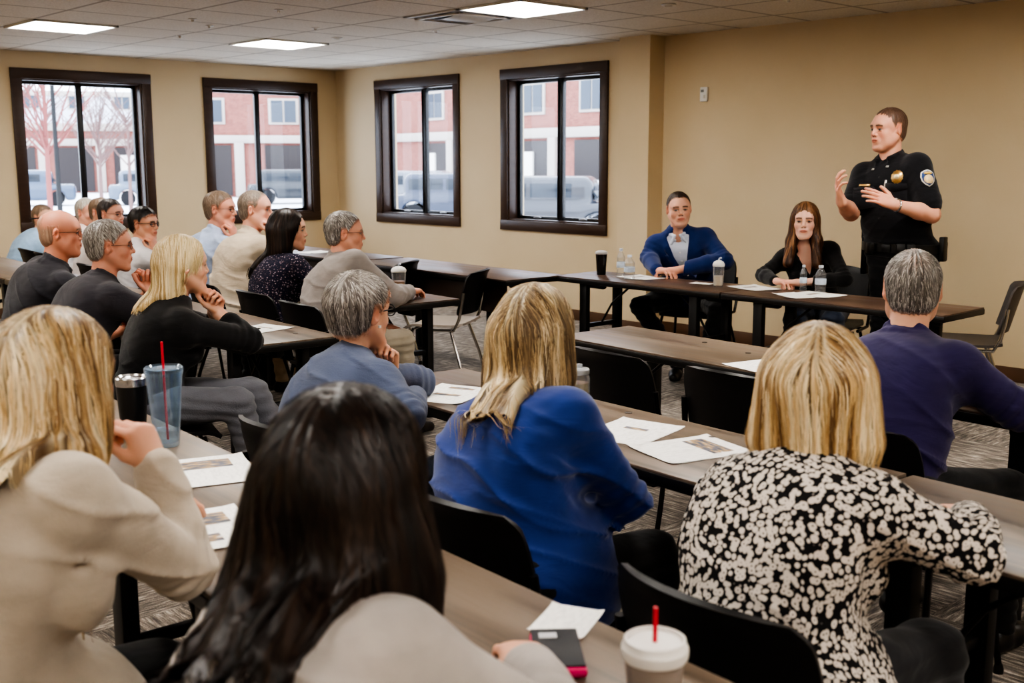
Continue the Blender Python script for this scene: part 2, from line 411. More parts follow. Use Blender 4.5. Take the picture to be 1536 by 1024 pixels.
def strands(g, v0, n, L, steps, width, flow, pal, seed=0, lift=.003, taper=True, wave=.0, keep=None, cf=None, avoid=None):
    r = np.random.default_rng(seed); p = v0[r.integers(0, len(v0), n)]+r.normal(size=(n, 3))*.001
    if keep is not None: p = p[keep(p)]
    n = len(p); Ls = L*(.6+.6*r.random(n)); ci = r.choice(len(pal), n); base = np.array([q[:3] for q in pal])[ci]*(.75+.5*r.random((n, 1)))
    if cf is not None:
        a_ = cf(p); a_ = .5+.40*np.sin(a_*11+2.0*np.sin(a_*5+seed)+p[:, 2]*3)+.22*np.sin(a_*43+seed); ci = np.clip((a_*.84+r.random(n)*.12)*len(pal), 0, len(pal)-1).astype(int); base = np.array([q[:3] for q in pal])[ci]*(.8+.4*r.random((n, 1)))
    off = lift*r.random(n); ph = r.random(n)*6.28; wd = width*(.6+.8*r.random(n))
    P = []; Sd = []; prev = None
    for t in range(steps+1):
        nn = grad(g, p); f = flow(p); td = f-nn*(f*nn).sum(1, keepdims=True); l = np.linalg.norm(td, axis=1, keepdims=True)
        td = td/(l+1e-6)
        if prev is not None:
            free = (nn[:, 2] < -.35)[:, None]; td = np.where(free, prev*.85+V3(0, 0, -.15), td*.6+prev*.4); td /= np.linalg.norm(td, axis=1, keepdims=True)+1e-9
        else: free = np.zeros((n, 1), bool)
        slow = np.where(free[:, 0], .35, 1.0)
        sd = np.cross(td, nn); sd /= np.linalg.norm(sd, axis=1, keepdims=True)+1e-9
        if wave: q = p+sd*(np.sin(ph+t*.9)*wave)[:, None]
        else: q = p
        P.append(q.copy()); Sd.append(sd)
        prev = td; p = p+td*(Ls/steps*slow)[:, None]
        dd = (sample(g, p)-off*min(1, t/3))[:, None]; p = np.where(free, p, p-nn*np.clip(dd, -.01, .01))
    P = np.stack(P, 1); Sd = np.stack(Sd, 1)
    far = np.max(np.stack([sample(g, P[:, t_]) for t_ in range(0, steps+1, 2)]), 0); ok = far < .014
    if avoid is not None: ok &= ~np.any(np.stack([avoid(P[:, t_]) for t_ in range(0, steps+1)]), 0)
    P = P[ok]; Sd = Sd[ok]; base = base[ok]; wd = wd[ok]; n = len(P); T = np.linspace(0, 1, steps+1)
    wt = (1-.85*T**2) if taper else np.ones(steps+1)
    wt = wt*np.minimum(1, .3+T*6)
    A = P+Sd*(wd[:, None]*wt)[:, :, None]*.5; B = P-Sd*(wd[:, None]*wt)[:, :, None]*.5
    V = np.stack([A, B], 2).reshape(-1, 3)
    m = 2*(steps+1); i0 = (np.arange(n)*m)[:, None]+2*np.arange(steps)[None, :]
    F = np.stack([i0, i0+1, i0+3, i0+2], -1).reshape(-1, 4)
    Cc = np.repeat(base[:, None, :], m, 1).reshape(-1, 3)
    return V, F, Cc
def tubes_np(name, pts, r, mat, parent, closed=False, n=6):
    return MB().tube(pts, r, n=n, closed=closed).build(name, mat, parent)
MADE = {}
OFFICER = V3(7.94, -1.35, 1.7)
def person(label, pel, top, fwd, look=None, sex='m', w=1.0, belly=0.0, hair=None, skin=SKIN, shirt=None, neck='crew',
           sleeve=1.0, arms=None, legs=None, trousers=None, seatdir=None, res=.007, hres=.0035, shoe=None, s=1.0, infl=.010,
           glasses=None, nod=0.0, roll=0.0, group=None, ears=True, fat=0.0, folds=.004, shirtname='shirt', stub=0, hem=-.10,
           stand=False, back=.03, full_hands=True, sw=None, jaw=1.0, neckdz=.165, skirt=0.0, eyebrow=None, neckback=.035, cat='person'):
    pel = np.array(pel, float); top = np.array(top, float); fwd = nrm((fwd[0], fwd[1], 0))
    root = thing('person', label, cat, (pel[0], pel[1], 0), 0, group); ro = V3(pel[0], pel[1], 0)
    hc = top-V3(0, 0, .118*s+.008)
    ld = nrm(np.array(look if look is not None else OFFICER, float)-hc); ld[2] = 0; ld = nrm(ld)+V3(0, 0, -nod); Rh = frame(ld)
    if roll: Rh = rotm(Rh[:, 1], roll)@Rh
    N = hc-V3(0, 0, neckdz*s)-nrm(fwd*.6+ld*.4)*neckback
    tu = nrm(N-pel); T = frame_up(tu, fwd); rt, fw = T[:, 0], T[:, 1]; L = np.linalg.norm(N-pel)
    sw = sw or (.168 if sex == 'm' else .150)*(.55+.45*w)
    Sm = N-tu*.068*s; sh = {1: Sm+rt*sw+fw*.01, -1: Sm-rt*sw+fw*.01}
    sd = nrm((seatdir[0], seatdir[1], 0)) if seatdir is not None else fwd; prt = np.cross(sd, (0, 0, 1))
    Pf = np.stack([prt, sd, V3(0, 0, 1)], 1)
    bk = -fw*back
    tor = [('u', 0, Ell(pel, (.165*w*s, .13*s, .12*s), Pf))]
    tor += [('u', .05, Ell(pel+prt*(.075*w*i)-sd*.03-V3(0, 0, .02), (.095*w*s, .11*s, .10*s), Pf)) for i in (-1, 1)]
    tor += [('u', .07, Ell(pel+(N-pel)*.33+bk*.8+fw*belly*.6, ((.148 if sex == 'm' else .135)*w*s+belly*.5, .112*s+belly*.7, .15*s), T)),
            ('u', .07, Ell(pel+(N-pel)*.66+bk, ((.162 if sex == 'm' else .145)*w*s, .112*s+belly*.15, .17*s), T)),
            ('u', .05, Cone(sh[-1]*.82+Sm*.18+bk*.5-tu*.012, sh[1]*.82+Sm*.18+bk*.5-tu*.012, .055*s, .055*s))]
    tor += [('u', .035, Cone(N+tu*.012-fw*.012, sh[i]*.75+Sm*.25-fw*.01+tu*.010, .046*s, .040*s)) for i in (-1, 1)]
    tor += [('u', .05, Ell(Sm+rt*i*sw*.5-tu*.10+bk*1.2-fw*.045, (.07*w, .05, .10), T)) for i in (-1, 1)]
    if sex == 'f': tor += [('u', .03, Ell(pel+(N-pel)*.60+fw*.075+rt*i*.068*w, (.062*w, .055, .06), T)) for i in (-1, 1)]
    else: tor += [('u', .04, Ell(pel+(N-pel)*.72+fw*.055+rt*i*.07*w, (.08*w, .05, .08), T)) for i in (-1, 1)]
    # arms
    aw = (1.0 if sex == 'm' else .90)*(.72+.28*w)*s; slv = []; AR = {}
    for sd_, k in ((1, 'R'), (-1, 'L')):
        a = (arms or {}).get(k)
        if a is None: a = dict(W=Sm+fw*.30+rt*sd_*.12-V3(0, 0, .17))
        Wp = np.array(a['W'], float)
        if 'E' in a: E = np.array(a['E'], float)
        else: E, Wp = ik(sh[sd_], Wp, .29*s, .255*s, a.get('pole', rt*sd_*.5-V3(0, 0, 1)-fw*.3))
        AR[sd_] = (sh[sd_], E, Wp, a)
        l1, l2 = np.linalg.norm(E-sh[sd_]), np.linalg.norm(Wp-E)
        if not .2 < l1 < .36 or not .17 < l2 < .32: print('ARM', label[:30], k, round(l1, 2), round(l2, 2))
        up_ = [('u', .04, Ell(sh[sd_], (.052*aw, .054*aw, .056*aw), T)), ('u', .035, Cone(sh[sd_], E, .052*aw, .043*aw))]
        fo_ = [('u', .02, Cone(E, E+(Wp-E)*.35, .043*aw, .041*aw)), ('u', .02, Cone(E+(Wp-E)*.35, Wp, .041*aw, .027*aw))]
        if sleeve >= 1: slv += up_+[('u', .02, Cone(E, E+(Wp-E)*.35, .043*aw, .042*aw)), ('u', .02, Cone(E+(Wp-E)*.35, E+(Wp-E)*.97, .042*aw, .031*aw))]
        elif sleeve > .5: slv += up_+[('u', .02, Cone(E, E+(Wp-E)*(sleeve-.5)*2, .043*aw, .039*aw))]
        else:
            slv += [up_[0], ('u', .03, Cone(sh[sd_], sh[sd_]+(E-sh[sd_])*sleeve*2, .060*aw, .058*aw))]
        AR[sd_] += (up_, fo_)
    # ---- shirt
    if shirt is not None:
        ops = tor+slv
        if hem < -.12: ops = ops+[('u', .06, Ell(pel-V3(0, 0, .10-.06*(skirt > 0))+sd*(.02+skirt), (.185*w*s, .17*s+skirt*.5, .16+skirt*.5), Pf))]
        nr = (.056 if sex == 'm' else .046)*s*(.75+.25*w)
        if neck in ('v', 'blazer'):
            c0 = N+fw*.06; depth = .17 if neck == 'v' else .30; sl = .40 if neck == 'v' else .27
            def vcut(X, Y, Z):
                x = (X-c0[0])*rt[0]+(Y-c0[1])*rt[1]+(Z-c0[2])*rt[2]; y = (X-c0[0])*fw[0]+(Y-c0[1])*fw[1]+(Z-c0[2])*fw[2]
                z = (X-c0[0])*tu[0]+(Y-c0[1])*tu[1]+(Z-c0[2])*tu[2]
                return np.maximum(np.abs(x)-(z+depth)*sl, -(y+.02))-infl
        ncut = max(.058*s, nr+.004) if neck != 'v' else .062
        if neck != 'turtle': ops = ops+[('s', .008, Cone(N+tu*.012, N+tu*.012+(hc-N)*.9, ncut-infl*.2, ncut+.01))]
        if neck in ('collar', 'blazer', 'stand'):
            ring = []; top_ = .044 if neck != 'stand' else .03
            for j in range(15):
                th = -pi/2+(j-7)/7*2.55
                ring.append((th, max(.060*s, nr*1.06+.006)))
            for lev, rr in ((.018, .003), (top_, 0)):
                pts = [N+tu*(lev-.022*(1+sin(th)))+rt*cos(th)*(r_+rr)+fw*(sin(th)*(r_+rr)+.004) for th, r_ in ring]
                ops = ops+[('u', .006, Cone(pts[j], pts[j+1], .0035, .0035)) for j in range(14)]
            if neck == 'collar':   # fold-over leaf
                pts = [N+tu*(.004-.030*(1+sin(th)))+rt*cos(th)*(r_+.014)+fw*(sin(th)*(r_+.014)+.004) for th, r_ in ring]
                ops = ops+[('u', .010, Cone(pts[j], pts[j+1], .0035, .0035)) for j in range(14)]
        if neck in ('v', 'blazer'): ops = ops+[('s', .008, Fn(vcut))]
        zb = pel[2]+hem
        ops = ops+[('i', .01, Fn(lambda X, Y, Z: (zb-Z)+0*X+0*Y))]
        g = field(ops, res, infl)
        X, Y, Z = gpos(g)
        a_ = folds
        U = (X-pel[0])*tu[0]+(Y-pel[1])*tu[1]+(Z-pel[2])*tu[2]; Xr = (X-pel[0])*rt[0]+(Y-pel[1])*rt[1]+(Z-pel[2])*rt[2]
        sdn = int(abs(pel[0]*37+pel[1]*11)) % 9
        ph = U*(2*pi/.085)+2.2*np.sin(Xr*7+sdn)+1.6*wob(X, Y, Z, 9, sdn, 2)
        r1 = (1-np.abs(np.sin(ph*.5)))**2
        ph2 = (U*.9+Xr*.45)*(2*pi/.10)+2.0*wob(X, Y, Z, 8, sdn+3, 2); r2 = (1-np.abs(np.sin(ph2*.5)))**2
        m1 = np.clip(.55-(U/L-.30)*1.6, .12, 1)*np.clip(.5+.7*wob(X, Y, Z, 11, sdn+1, 2), 0, 1)
        m2 = np.clip(.2+.9*wob(X, Y, Z, 7, sdn+6, 2), 0, 1)
        extra = 0
        for q in (1, -1):      # creases gathered at elbows and armpits
            E = AR[q][1]; S_ = AR[q][0]; dE = np.sqrt((X-E[0])**2+(Y-E[1])**2+(Z-E[2])**2)
            arm = nrm(E-S_); ta = (X-S_[0])*arm[0]+(Y-S_[1])*arm[1]+(Z-S_[2])*arm[2]
            extra = extra+np.exp(-(dE/.085)**2)*np.sin(ta*2*pi/.035+1.5*wob(X, Y, Z, 14, sdn, 2))*.8
            A_ = S_-tu*.09-rt*q*.02; dA = np.sqrt((X-A_[0])**2+(Y-A_[1])**2+(Z-A_[2])**2)
            extra = extra+np.exp(-(dA/.09)**2)*np.sin((Xr*q*1.0-U*.8)*2*pi/.05+wob(X, Y, Z, 10, sdn, 2))*.7
        g.D = (g.D-a_*1.5*(1.8*r1**1.5*m1+1.5*r2**1.5*m2+extra*.8-.25)).astype(np.float32)
        v, f = nets(g); v, f = keep_big(v, f, .02)
        o = link(shirtname, mesh_np(shirtname, v-ro, f), shirt, root); MADE[label] = dict(root=root, shirt=o, g=g, N=N, T=T, hc=hc, Rh=Rh, AR=AR, ro=ro, pel=pel, sh=sh, tor=tor)
    else: MADE[label] = dict(root=root, N=N, T=T, hc=hc, Rh=Rh, AR=AR, ro=ro, pel=pel, sh=sh, tor=tor)
    # ---- body: one continuous skin from the hands to the crown
    nr = (.056 if sex == 'm' else .046)*s*(.75+.25*w)
    ops = list(tor)
    for q in (1, -1): ops += AR[q][4]+AR[q][5]
    ops.append(('d', .005 if neck == 'v' else .013, None)); fine = []
    ops.append(('u', .02, Cone(pel+(N-pel)*.5, N-tu*.02, .03, .03)))
    for q in (1, -1):
        S_, E, Wp, a, up_, fo_ = AR[q]; ops += [('u', .0, Cone(S_, E, .022, .022)), ('u', .0, Cone(E, Wp, .022, .020))]
        if sleeve < .9: ops += [(a_[0], .0 if k_ == 0 else a_[1], a_[2]) for k_, a_ in enumerate([up_[1]]*(sleeve <= .5)+fo_)]
        else: ops += [('u', 0, Cone(E+(Wp-E)*.6, Wp, .028*aw, .024*aw))]
        ho = hand_ops(Wp, a.get('fd', nrm(Wp-E)), a.get('bn', V3(0, 0, 1)), q, a.get('curl', (.45, .5, .55, .6)), a.get('thumb', .5), s*(1.0 if sex == 'm' else .90), a.get('spread', .1))
        ops += ho; bb = [o_[2].bb() for o_ in ho]; fine.append((np.min([b_[0] for b_ in bb], 0)-.01, np.max([b_[1] for b_ in bb], 0)+.01))
    ops.append(('u', .025, Cone(N-tu*.03, hc+Rh@(V3(0, -.022, -.055)*s), nr*1.06, nr*.96)))
    h_ops = head_ops(hc, Rh, s, sex, ears, fat=fat, jaw=jaw); h_ops[0] = ('u', .02, h_ops[0][2])
    fine.append((hc-V3(.12, .13, .135)*s, hc+V3(.12, .13, .14)*s))
    g = nufield(ops+h_ops, fine, hres, max(.009, res)); v, f = nets(g); v, f = keep_big(v, f, .05)
    hcol = (hair or {}).get('brow', (hair or {}).get('pal', [(.1, .07, .05)])[0])
    c = np.tile(np.array(skin[:3]), (len(v), 1))*(1+.05*wob(*v.T, 60)[:, None])
    hm = np.linalg.norm(v-hc, axis=1) < .17*s; c[hm] = face_col(v[hm], hc, Rh, s, skin, hcol, sex, stub)
    for q in (1, -1):
        a = AR[q][3]; kd = np.linalg.norm(v-(AR[q][2]+nrm(a.get('fd', nrm(AR[q][2]-AR[q][1])))*.1), axis=1); c = c*(1-np.clip(1-kd/.09, 0, 1)[:, None]*np.array([0, .14, .16]))
    link('body', mesh_np('body', v-ro, f, np.clip(c, 0, 1)), attr_mat('skin', rough=.48, spec=.4, sss=.12, bump=.15), root)
    # ---- hair
    if hair:
        st = hair.get('style', 'short'); th = hair.get('th', .010)
        q = lambda x, y, z: hc+Rh@(V3(x, y, z)*s)
        ld2 = nrm((ld[0], ld[1], 0)); Rg = frame(ld2); qg = lambda x, y, z: hc+Rg@(V3(x, y, z)*s)
        ops = [('u', 0, Ell(q(0, -.014, .036), V3(.0755+th, .095+th, .083+th*hair.get('topk', 1))*s, Rh))]
        if st in ('short', 'bald', 'balding'):
            ops += [('u', .02, Ell(q(0, -.045, -.02), V3(.066+th*.6, .058+th*.4, .060)*s, Rh))]
            fl = hair.get('front', .070)
            def hl(X, Y, Z):
                x = ((X-hc[0])*Rh[0, 0]+(Y-hc[1])*Rh[1, 0]+(Z-hc[2])*Rh[2, 0])/s; y = ((X-hc[0])*Rh[0, 1]+(Y-hc[1])*Rh[1, 1]+(Z-hc[2])*Rh[2, 1])/s
                z = ((X-hc[0])*Rh[0, 2]+(Y-hc[1])*Rh[1, 2]+(Z-hc[2])*Rh[2, 2])/s
                zl = np.interp(y, [-.11, -.06, -.034, -.026, .004, .012, .022, .038, .052, .066, .09], [-.072, -.070, -.045, .026, .028, .004, .020, .042, fl-.012, fl, fl+.015]).astype(np.float32)
                zl = zl+.012*np.clip(1-np.abs(x)/.03, 0, 1)*(y > .05)*-1
                d = (zl-z)*.8
                if st == 'bald': d = np.maximum(d, np.minimum(z-.048, y+.075))
                if st == 'balding': d = np.maximum(d, (.022-np.sqrt(x*x+(y+.045)**2)-(.118-z)*.5)*.6)
                return d*s
            ops += [('i', .006, Fn(hl))]
        else:
            for aa, bb_, ra, rb in hair['vol']: ops.append(('u', hair.get('k', .03), Cone(qg(*aa), qg(*bb_), ra*s, rb*s)))
            ops += [('s', .012, Ell(q(0, .098, -.030), V3(hair.get('fw', .058), .080, hair.get('fh', .098))*s, Rh))]
            if 'cut' in hair:
                zc2 = qg(0, 0, hair['cut'])[2]; ops += [('i', .02, Fn(lambda X, Y, Z: (zc2-Z)+.012*np.sin(X*60+Y*40)+0*Y))]
        glo = None
        if hair.get('drape') and shirt is not None:
            Ld, wd0, wd1, dx1 = (tuple(hair['drape'])+(0,))[:4]; ops.append(('u', .02, Ell(qg(0, -.12, -Ld*.6), (wd0, .10, Ld*.45), Rg)))
        gr = field(ops, hair.get('res', .005), 0)
        if hair.get('drape') and shirt is not None:
            X, Y, Z = gpos(gr); sh_ = gr.D.shape; PX = np.stack(np.broadcast_arrays(X, Y, Z), -1).reshape(-1, 3).astype(float)
            sd2 = sample(MADE[label]['g'], PX).reshape(sh_); lx_ = (X-hc[0])*Rg[0, 0]+(Y-hc[1])*Rg[1, 0]; ly_ = (X-hc[0])*Rg[0, 1]+(Y-hc[1])*Rg[1, 1]; lz_ = Z-hc[2]+0*lx_
            # remove the helper volume, then lay a sheet over the garment
            base = field([o_ for o_ in ops[:-1]], hair.get('res', .005), 0); gr.D = sample(base, PX).reshape(sh_)
            outb = (np.any(PX < base.L, 1) | np.any(PX > base.L+base.res*(np.array(base.D.shape)-1), 1)).reshape(sh_); gr.D[outb] = .1
            tt = np.clip(-lz_/Ld, 0, 1); wdt = wd0+(wd1-wd0)*tt; bot = -Ld+.022*np.sin(lx_*55+1)+.012*np.sin(lx_*131)
            reg = np.maximum(np.maximum(np.abs(lx_-dx1*tt)-wdt, ly_+hair.get('sheet_y', .01)), np.maximum(bot-lz_, lz_+.06)); sheet = np.maximum(sd2-.016-.006*np.sin(lx_*70+lz_*8), reg*.8)
            sheet = np.maximum(sheet, -sd2-.02)
            gr.D = smin(gr.D, sheet, .03).astype(np.float32)
        X, Y, Z = gpos(gr)
        x = (X-hc[0])*Rg[0, 0]+(Y-hc[1])*Rg[1, 0]; y = (X-hc[0])*Rg[0, 1]+(Y-hc[1])*Rg[1, 1]
        an = np.arctan2(x, -y); am = hair.get('groove', .0015)
        gr.D = (gr.D+am*(np.sin(an*23+3*np.sin(an*5)+Z*9)+.8*np.sin(an*41+Z*13+1)) ).astype(np.float32)
        v, f = nets(gr); v, f = keep_big(v, f, .10 if st != 'bald' else .01)
        pal = hair['pal']; d0 = np.array(pal[0][:3])*hair.get('under', .6)  # base hair layer coloured darker to paint in shaded depth beneath the strands
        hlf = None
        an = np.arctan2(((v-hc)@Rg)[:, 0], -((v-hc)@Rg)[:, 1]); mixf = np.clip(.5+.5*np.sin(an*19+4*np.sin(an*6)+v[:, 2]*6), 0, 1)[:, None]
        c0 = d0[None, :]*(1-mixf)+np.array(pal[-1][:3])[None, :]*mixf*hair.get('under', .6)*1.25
        part = hair.get('part', 0.0)
        def flow(p):
            l = ((p-hc)@Rg)/s; x, y, z = l.T
            if st in ('short', 'bald', 'balding'):
                cr = V3(0, -.06, .10); o = (l-cr); o[:, 2] -= .02; o[:, 1] += hair.get('fwdcomb', .0)
                o = o+.25*np.stack([wob(x, y, z, 40, 1, 2), wob(x, y, z, 40, 2, 2), wob(x, y, z, 40, 3, 2)], 1)*.05
                return (o@Rg.T)/(np.linalg.norm(o, axis=1, keepdims=True)+1e-6)
            wt = np.clip((z-.03)/.06, 0, 1)
            sg = np.tanh((x-part)*60)
            o = np.stack([sg*wt*1.0+.10*wob(x, y, z, 14, 2, 2)+hair.get('flip', 0)*np.clip((-.15-z)/.1, 0, 1)*np.sign(x), -.25*wt-.02+.10*wob(x, y, z, 14, 4, 2), -1+wt*.45], 1)
            return o@Rg.T
        if st not in ('short', 'bald', 'balding'):
            kp = None
        else:
            kp = None
        def fade(P_, C_):
            if st not in ('short', 'bald', 'balding'): return C_
            l_ = ((P_-hc)@Rh)/s; e_ = -hl(P_[:, 0], P_[:, 1], P_[:, 2])/s+.0035*wob(l_[:, 0], l_[:, 1], l_[:, 2], 420, 2, 4)
            wide_ = np.where(l_[:, 2] > .045, hair.get('fadef', .012), .012) if st != 'bald' else np.where(l_[:, 2] > .0, .030, .014)
            k_ = (np.clip(e_/wide_, 0, 1)*np.where(l_[:, 2] > .05, 1, 1))[:, None]
            k_ = k_*hair.get('cover', 1.0)
            return np.array(skin[:3])*.92*(1-k_)+C_*k_
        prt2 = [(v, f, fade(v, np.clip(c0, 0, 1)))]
        if hair.get('n', 0):
            prt2.append(strands(gr, v, hair['n'], hair.get('len', .03), hair.get('steps', 5), hair.get('wd', .002), flow, pal, seed=len(MADE), lift=hair.get('lift', .003), wave=hair.get('wave', 0), avoid=(lambda P_: (np.abs(((P_-hc)@Rh)[:, 0]) < .052*s)&(((P_-hc)@Rh)[:, 1] > .068*s)&(((P_-hc)@Rh)[:, 2] < .052*s)) if hair.get('facefree', True) else None, cf=(lambda P_: np.arctan2(((P_-hc)@Rg)[:, 0], -((P_-hc)@Rg)[:, 1])) if st not in ('short', 'bald', 'balding') else None))
            V_, F_, C_ = prt2[-1]; prt2[-1] = (V_, F_, fade(V_, C_))
            if hair.get('tint'):
                V_, F_, C_ = prt2[-1]; rel = ((V_-hc)@Rg)/s
                tt = np.clip((rel[:, 2]-.05)/.06, 0, 1)*np.clip(1-np.abs(rel[:, 0]-part)/.05, 0, 1); C_[:] = C_*(1-.65*tt[:, None])+np.array(hair['tint'])*.65*tt[:, None]
        v, f, c = merge(prt2)
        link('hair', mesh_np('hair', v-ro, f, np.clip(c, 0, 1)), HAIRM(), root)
    # ---- glasses
    if glasses:
        gm = pbr('glasses_frame_'+glasses, srgb(25, 24, 26) if glasses == 'black' else srgb(70, 62, 55), rough=.3)
        q = lambda x, y, z: hc+Rh@(V3(x, y, z)*s)-ro
        m = MB(); rr = .0022 if glasses == 'black' else .0012
        for sx in (-1, 1):
            pts = [q(sx*(.033+.023*cos(t)*(1 if abs(cos(t)) < .9 else .97)), .098-.010*abs(cos(t))*(cos(t)*1 > 0), .002+.017*sin(t)) for t in np.linspace(0, 2*pi, 17)[:-1]]
            m.tube(pts, rr, n=6, closed=True)
            m.tube([q(sx*.056, .088, .008), q(sx*.072, .060, .010), q(sx*.080, .02, .010), q(sx*.084, -.015, .008), q(sx*.083, -.03, -.008)], rr, n=6)
        m.tube([q(-.010, .100, .006), q(0, .104, .009), q(.010, .100, .006)], rr, n=6)
        m.build('glasses', gm, root)
    # ---- trousers and shoes
    if trousers is not None:
        lo = []; sho = []
        lg = legs or {}
        for sx, k in ((1, 'R'), (-1, 'L')):
            d = lg.get(k, {}); hip = pel+prt*.085*w*sx-V3(0, 0, .02)
            if stand: kn = d.get('K', hip+V3(0, 0, -.42)+sd*.03); an_ = d.get('A', V3(kn[0], kn[1], .09)-sd*.03); tw = (.090*w, .063)
            else: kn = d.get('K', hip+sd*.40+prt*.03*sx-V3(0, 0, .0)); an_ = d.get('A', V3(kn[0], kn[1], .10)+sd*.03); tw = (.085*w, .060)
            kn = np.array(kn, float); an_ = np.array(an_, float)
            lo += [('u', .04, Cone(hip, kn, tw[0], tw[1])), ('u', .03, Cone(kn, kn+(an_-kn)*.4, .060, .056)), ('u', .02, Cone(kn+(an_-kn)*.4, an_, .056, .044 if stand else .040))]
            fdv = nrm(d.get('F', sd)); fdv = nrm((fdv[0], fdv[1], 0)); hz = an_[2]-.055
            sho.append([('u', 0, Cone((an_[0], an_[1], an_[2]-.02), (an_[0], an_[1], hz), .038, .040)), ('u', .02, Cone(V3(an_[0], an_[1], hz)-fdv*.03, V3(an_[0], an_[1], hz)+fdv*.07, .038, .040)),
                        ('u', .03, Cone(V3(an_[0], an_[1], hz-.004)+fdv*.07, V3(an_[0], an_[1], hz-.010)+fdv*.15, .040, .030)), ('i', .004, Fn(lambda X, Y, Z, h_=an_[2]-.088: (h_-Z)+0*X+0*Y))])
        tp = [(a, b, c) for a, b, c in tor[:3]]
        zt = pel[2]+.13
        lo = tp+lo+[('i', .005, Fn(lambda X, Y, Z: (Z-zt)+0*X+0*Y))]
        g = field(lo, max(res, .007), .006); X, Y, Z = gpos(g)
        g.D = (g.D-.0035*(wob(X, Y, Z, 30, 3, 3)+.8*np.sin(Z*120+3*wob(X, Y, Z, 12, 1, 2)))).astype(np.float32)
        v, f = nets(g); link('trousers', mesh_np('trousers', v-ro, f), trousers, root)
        for so in sho:
            g = field(so, .006, 0); v, f = nets(g)
            if len(v): link('shoe', mesh_np('shoe', v-ro, f), shoe or pbr('black_shoe_leather', srgb(22, 20, 20), rough=.4), root)
    return root
# ------------------------------------------------------------------ the room
H = 2.605; XR = 14.0; YN = -11.0
def wall_mat():
    m, nt, b = nm('tan_wall_paint'); b.inputs['Roughness'].default_value = .62; b.inputs['Specular IOR Level'].default_value = .3
    tc = node(nt, 'TexCoord'); n = node(nt, 'TexNoise', Scale=1.3, Detail=3.); nt.links.new(tc.outputs['Object'], n.inputs[0])
    nt.links.new(ramp(nt, n.outputs['Fac'], [(.3, srgb(204, 184, 150)), (.7, srgb(210, 191, 159))]), b.inputs['Base Color'])
    f = node(nt, 'TexNoise', Scale=180., Detail=3.); nt.links.new(tc.outputs['Object'], f.inputs[0])
    bp = node(nt, 'Bump', Strength=.25, Distance=.001); nt.links.new(f.outputs['Fac'], bp.inputs['Height']); nt.links.new(bp.outputs[0], b.inputs['Normal'])
    return m
WALL = wall_mat()
def carpet():
    m, nt, b = nm('patterned_carpet'); b.inputs['Roughness'].default_value = .95; b.inputs['Specular IOR Level'].default_value = .1; b.inputs['Sheen Weight'].default_value = .2
    tc = node(nt, 'TexCoord')
    def streak(sc, seed):
        mp = node(nt, 'Mapping'); mp.inputs['Scale'].default_value = sc; mp.inputs['Location'].default_value = (seed, seed, 0); nt.links.new(tc.outputs['Object'], mp.inputs[0])
        n = node(nt, 'TexNoise', Scale=1., Detail=5., Roughness=.7); nt.links.new(mp.outputs[0], n.inputs[0]); return n.outputs['Fac']
    a = streak((7, 60, 1), 0); c = streak((60, 7, 1), 3)
    ck = node(nt, 'TexChecker', Scale=1/.61); nt.links.new(tc.outputs['Object'], ck.inputs[0])
    mx = node(nt, 'Mix'); nt.links.new(ck.outputs['Fac'], mx.inputs[0]); nt.links.new(a, mx.inputs[2]); nt.links.new(c, mx.inputs[3])
    fine = node(nt, 'TexNoise', Scale=240., Detail=2.); nt.links.new(tc.outputs['Object'], fine.inputs[0])
    ad = node(nt, 'Math', operation='MULTIPLY_ADD'); nt.links.new(fine.outputs['Fac'], ad.inputs[0]); ad.inputs[1].default_value = .25; nt.links.new(mx.outputs[0], ad.inputs[2])
    nt.links.new(ramp(nt, ad.outputs[0], [(.44, srgb(34, 30, 28)), (.56, srgb(88, 80, 73)), (.66, srgb(132, 121, 111)), (.80, srgb(205, 194, 180))]), b.inputs['Base Color'])
    bp = node(nt, 'Bump', Strength=.6, Distance=.006); nt.links.new(ad.outputs[0], bp.inputs['Height']); nt.links.new(bp.outputs[0], b.inputs['Normal'])
    return m
GX, GY, TX, TY = 5.20, -1.83, .65, .665
